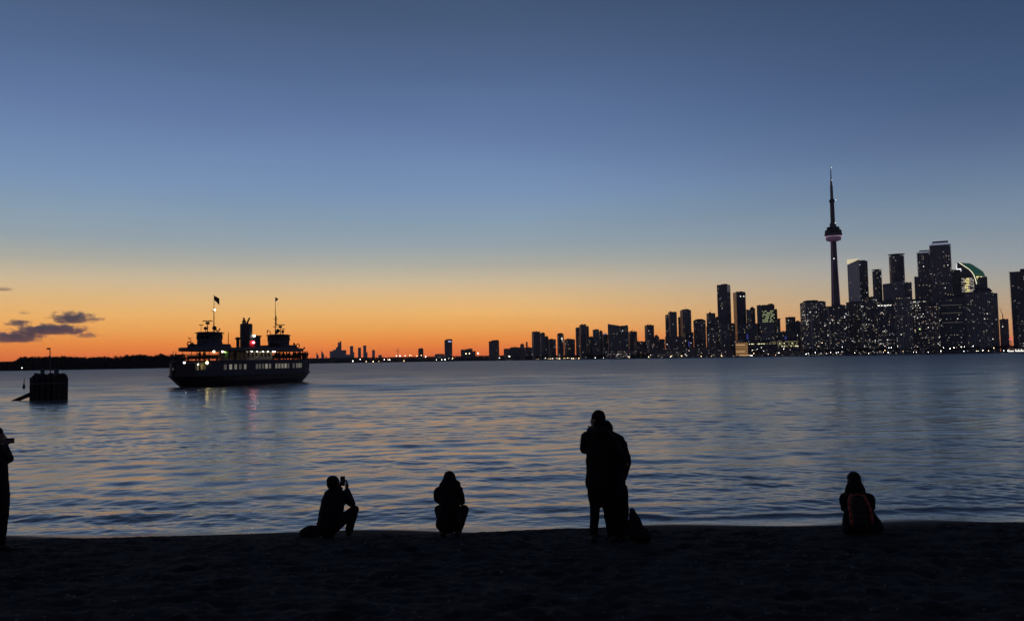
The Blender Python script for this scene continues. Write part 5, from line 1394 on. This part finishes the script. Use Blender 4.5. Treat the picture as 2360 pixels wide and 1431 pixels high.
# passengers on the ferry's upper deck
def passenger_mesh(seed, arm):
    rng = random.Random(seed); v = []
    v += [('e', (0, 0, 1.60), (.10, .11, .13), 0), ('c', (0, 0, 1.46), .06, (0, 0, 1.38), .08), ('c', (0, 0, 1.32), .17, (0, 0, .95), .17), ('c', (-.17, 0, 1.36), .09, (.17, 0, 1.36), .09)]
    v += [('c', (-.09, 0, .9), .11, (-.1, .03, .1), .07), ('c', (.09, 0, .9), .11, (.1, -.02, .1), .07), ('c', (-.1, 0, .06), .06, (-.1, .16, .05), .05), ('c', (.1, 0, .06), .06, (.1, .16, .05), .05)]
    if arm: v += [('c', (.2, 0, 1.34), .08, (.32, .1, 1.12), .07), ('c', (.32, .1, 1.12), .07, (.2, .32, 1.3), .05), ('c', (-.2, 0, 1.34), .08, (-.3, .05, 1.05), .07), ('c', (-.3, .05, 1.05), .07, (-.2, .25, .95), .05)]
    else: v += [('c', (.21, 0, 1.34), .08, (.27, 0, 1.05), .07), ('c', (.27, 0, 1.05), .07, (.25, .1, .8), .05), ('c', (-.21, 0, 1.34), .08, (-.27, 0, 1.05), .07), ('c', (-.27, 0, 1.05), .07, (-.25, .1, .8), .05)]
    me = remeshed('passenger', v, .035, 2); me.materials.append(BLACK); return me
PM = [passenger_mesh(1, True), passenger_mesh(2, False)]
FW = Matrix.Translation((-52.73, 159.0, 0)) @ Matrix.Rotation(math.atan2(.9334, .3588), 4, 'Z')
rp = random.Random(6)
def passenger(s, y, label, group, k=None):
    o = bpy.data.objects.new('person', PM[rp.randrange(2) if k is None else k]); COL.objects.link(o)
    o.location = FW @ Vector((s, y, 4.72)); o.rotation_euler = (0, 0, rp.uniform(0, 6.28)); o.scale = (rp.uniform(1, 1.25), rp.uniform(1, 1.25), rp.uniform(.95, 1.04))
    tag(o, label, 'person', group)
for s, y in ((5.6, -3.6), (6.6, -3.9), (7.6, -3.2), (8.6, -3.9), (9.4, -2.6), (10.2, -3.8), (11.2, -3.4), (12.4, -3.8), (13.0, -2.8), (13.6, -3.6), (15.4, -3.0), (16.6, -2.6), (16.9, -1.6), (17.4, -.8), (17.7, .3), (5.0, -4.0), (4.6, -3.7)):
    passenger(s, y, 'dark passenger among the crowd at the far end of the ferry upper deck', 'passengers at the far end of the ferry')
for s, y, lab in ((-15.0, -2.0, 'left passenger of the two at the near end of the ferry upper deck'), (-14.2, -2.3, 'right passenger of the two at the near end of the ferry upper deck'),
                  (-8.2, -4.2, 'lone passenger by the rail left of the ferry upper cabin')):
    passenger(s, y, lab, None, 0)

# ------------------------------------------------------------------ clouds low in the west
def cloud(label, px, py, w, h, seed, dens=1.0, Y=30000.0):
    c = at(px, py, Y); k = Y / FPX
    me = bpy.data.meshes.new('cloud'); bm = bmesh.new()
    bmesh.ops.create_icosphere(bm, subdivisions=3, radius=1.0); bm.to_mesh(me); bm.free()
    o = new_obj('cloud', me)
    o.location = c; o.scale = (w / 2 * k * 1.5, w / 2 * k * .9, h / 2 * k * 1.75)
    m = bpy.data.materials.new('cloud_vapour'); m.use_nodes = True; t = m.node_tree; t.nodes.clear()
    co = N(t, 'ShaderNodeTexCoord')
    ln = N(t, 'ShaderNodeVectorMath'); ln.operation = 'LENGTH'; t.links.new(co.outputs['Object'], ln.inputs[0])
    mp = N(t, 'ShaderNodeMapping'); t.links.new(co.outputs['Object'], mp.inputs['Vector']); mp.inputs['Scale'].default_value = (w / h * .55, 1.2, 1.0); mp.inputs['Location'].default_value = (seed * 7.3, seed, 0)
    nz = N(t, 'ShaderNodeTexNoise'); nz.inputs['Scale'].default_value = 1.9; nz.inputs['Detail'].default_value = 6; nz.inputs['Roughness'].default_value = .66
    t.links.new(mp.outputs[0], nz.inputs['Vector'])
    sp = N(t, 'ShaderNodeSeparateXYZ'); t.links.new(co.outputs['Object'], sp.inputs[0])
    base = smooth(t, sp.outputs['Z'], -.62, -.30)                        # flat underside
    v = math_node(t, 'SUBTRACT', math_node(t, 'ADD', math_node(t, 'MULTIPLY', nz.outputs['Fac'], 2.3), -.60), ln.outputs['Value'])
    v = math_node(t, 'MULTIPLY', smooth(t, v, -.12, .22), base)
    pv = N(t, 'ShaderNodeVolumePrincipled'); pv.inputs['Color'].default_value = (.74, .92, .98, 1)
    t.links.new(math_node(t, 'MULTIPLY', v, .0055 * dens), pv.inputs['Density'])
    ou = N(t, 'ShaderNodeOutputMaterial'); t.links.new(pv.outputs[0], ou.inputs['Volume'])
    me.materials.append(m)
    tag(o, label, 'cloud', 'clouds low on the left')
cloud('peaked grey cloud, highest of the low group on the left', 168, 734, 95, 26, 1)
cloud('long flat grey cloud below the peaked one', 116, 761, 150, 24, 2)
cloud('flat grey cloud at the left edge under the long one', 36, 778, 125, 26, 3)
cloud('small grey cloud left of the long flat one', 42, 745, 56, 15, 4)
cloud('thin wisp of cloud high at the left edge', 8, 667, 46, 9, 5, .5)
cloud('small ragged cloud low right of the long flat one', 200, 773, 60, 13, 6, .45)
cloud('thin tail of cloud right of the peaked one', 222, 736, 46, 9, 7, .5)
cloud('tiny faint cloud puff above the small left cloud', 56, 721, 30, 9, 8, .35)
S.cycles.volume_step_rate = 1.0

# ------------------------------------------------------------------ haze over the lake and the city
def haze():
    m = bpy.data.materials.new('evening_haze'); m.use_nodes = True; t = m.node_tree; t.nodes.clear()
    pv = N(t, 'ShaderNodeVolumePrincipled'); pv.inputs['Color'].default_value = (.92, .90, .95, 1)
    pv.inputs['Density'].default_value = 2.0e-5; pv.inputs['Anisotropy'].default_value = .3
    ou = N(t, 'ShaderNodeOutputMaterial'); t.links.new(pv.outputs[0], ou.inputs['Volume'])
    o = MB().box((0, 6400, 305), (27600, 13400, 620)).build('haze', m)
    o['kind'] = 'stuff'; o['label'] = 'thin evening haze over the lake and the city'; o['category'] = 'haze'
haze()
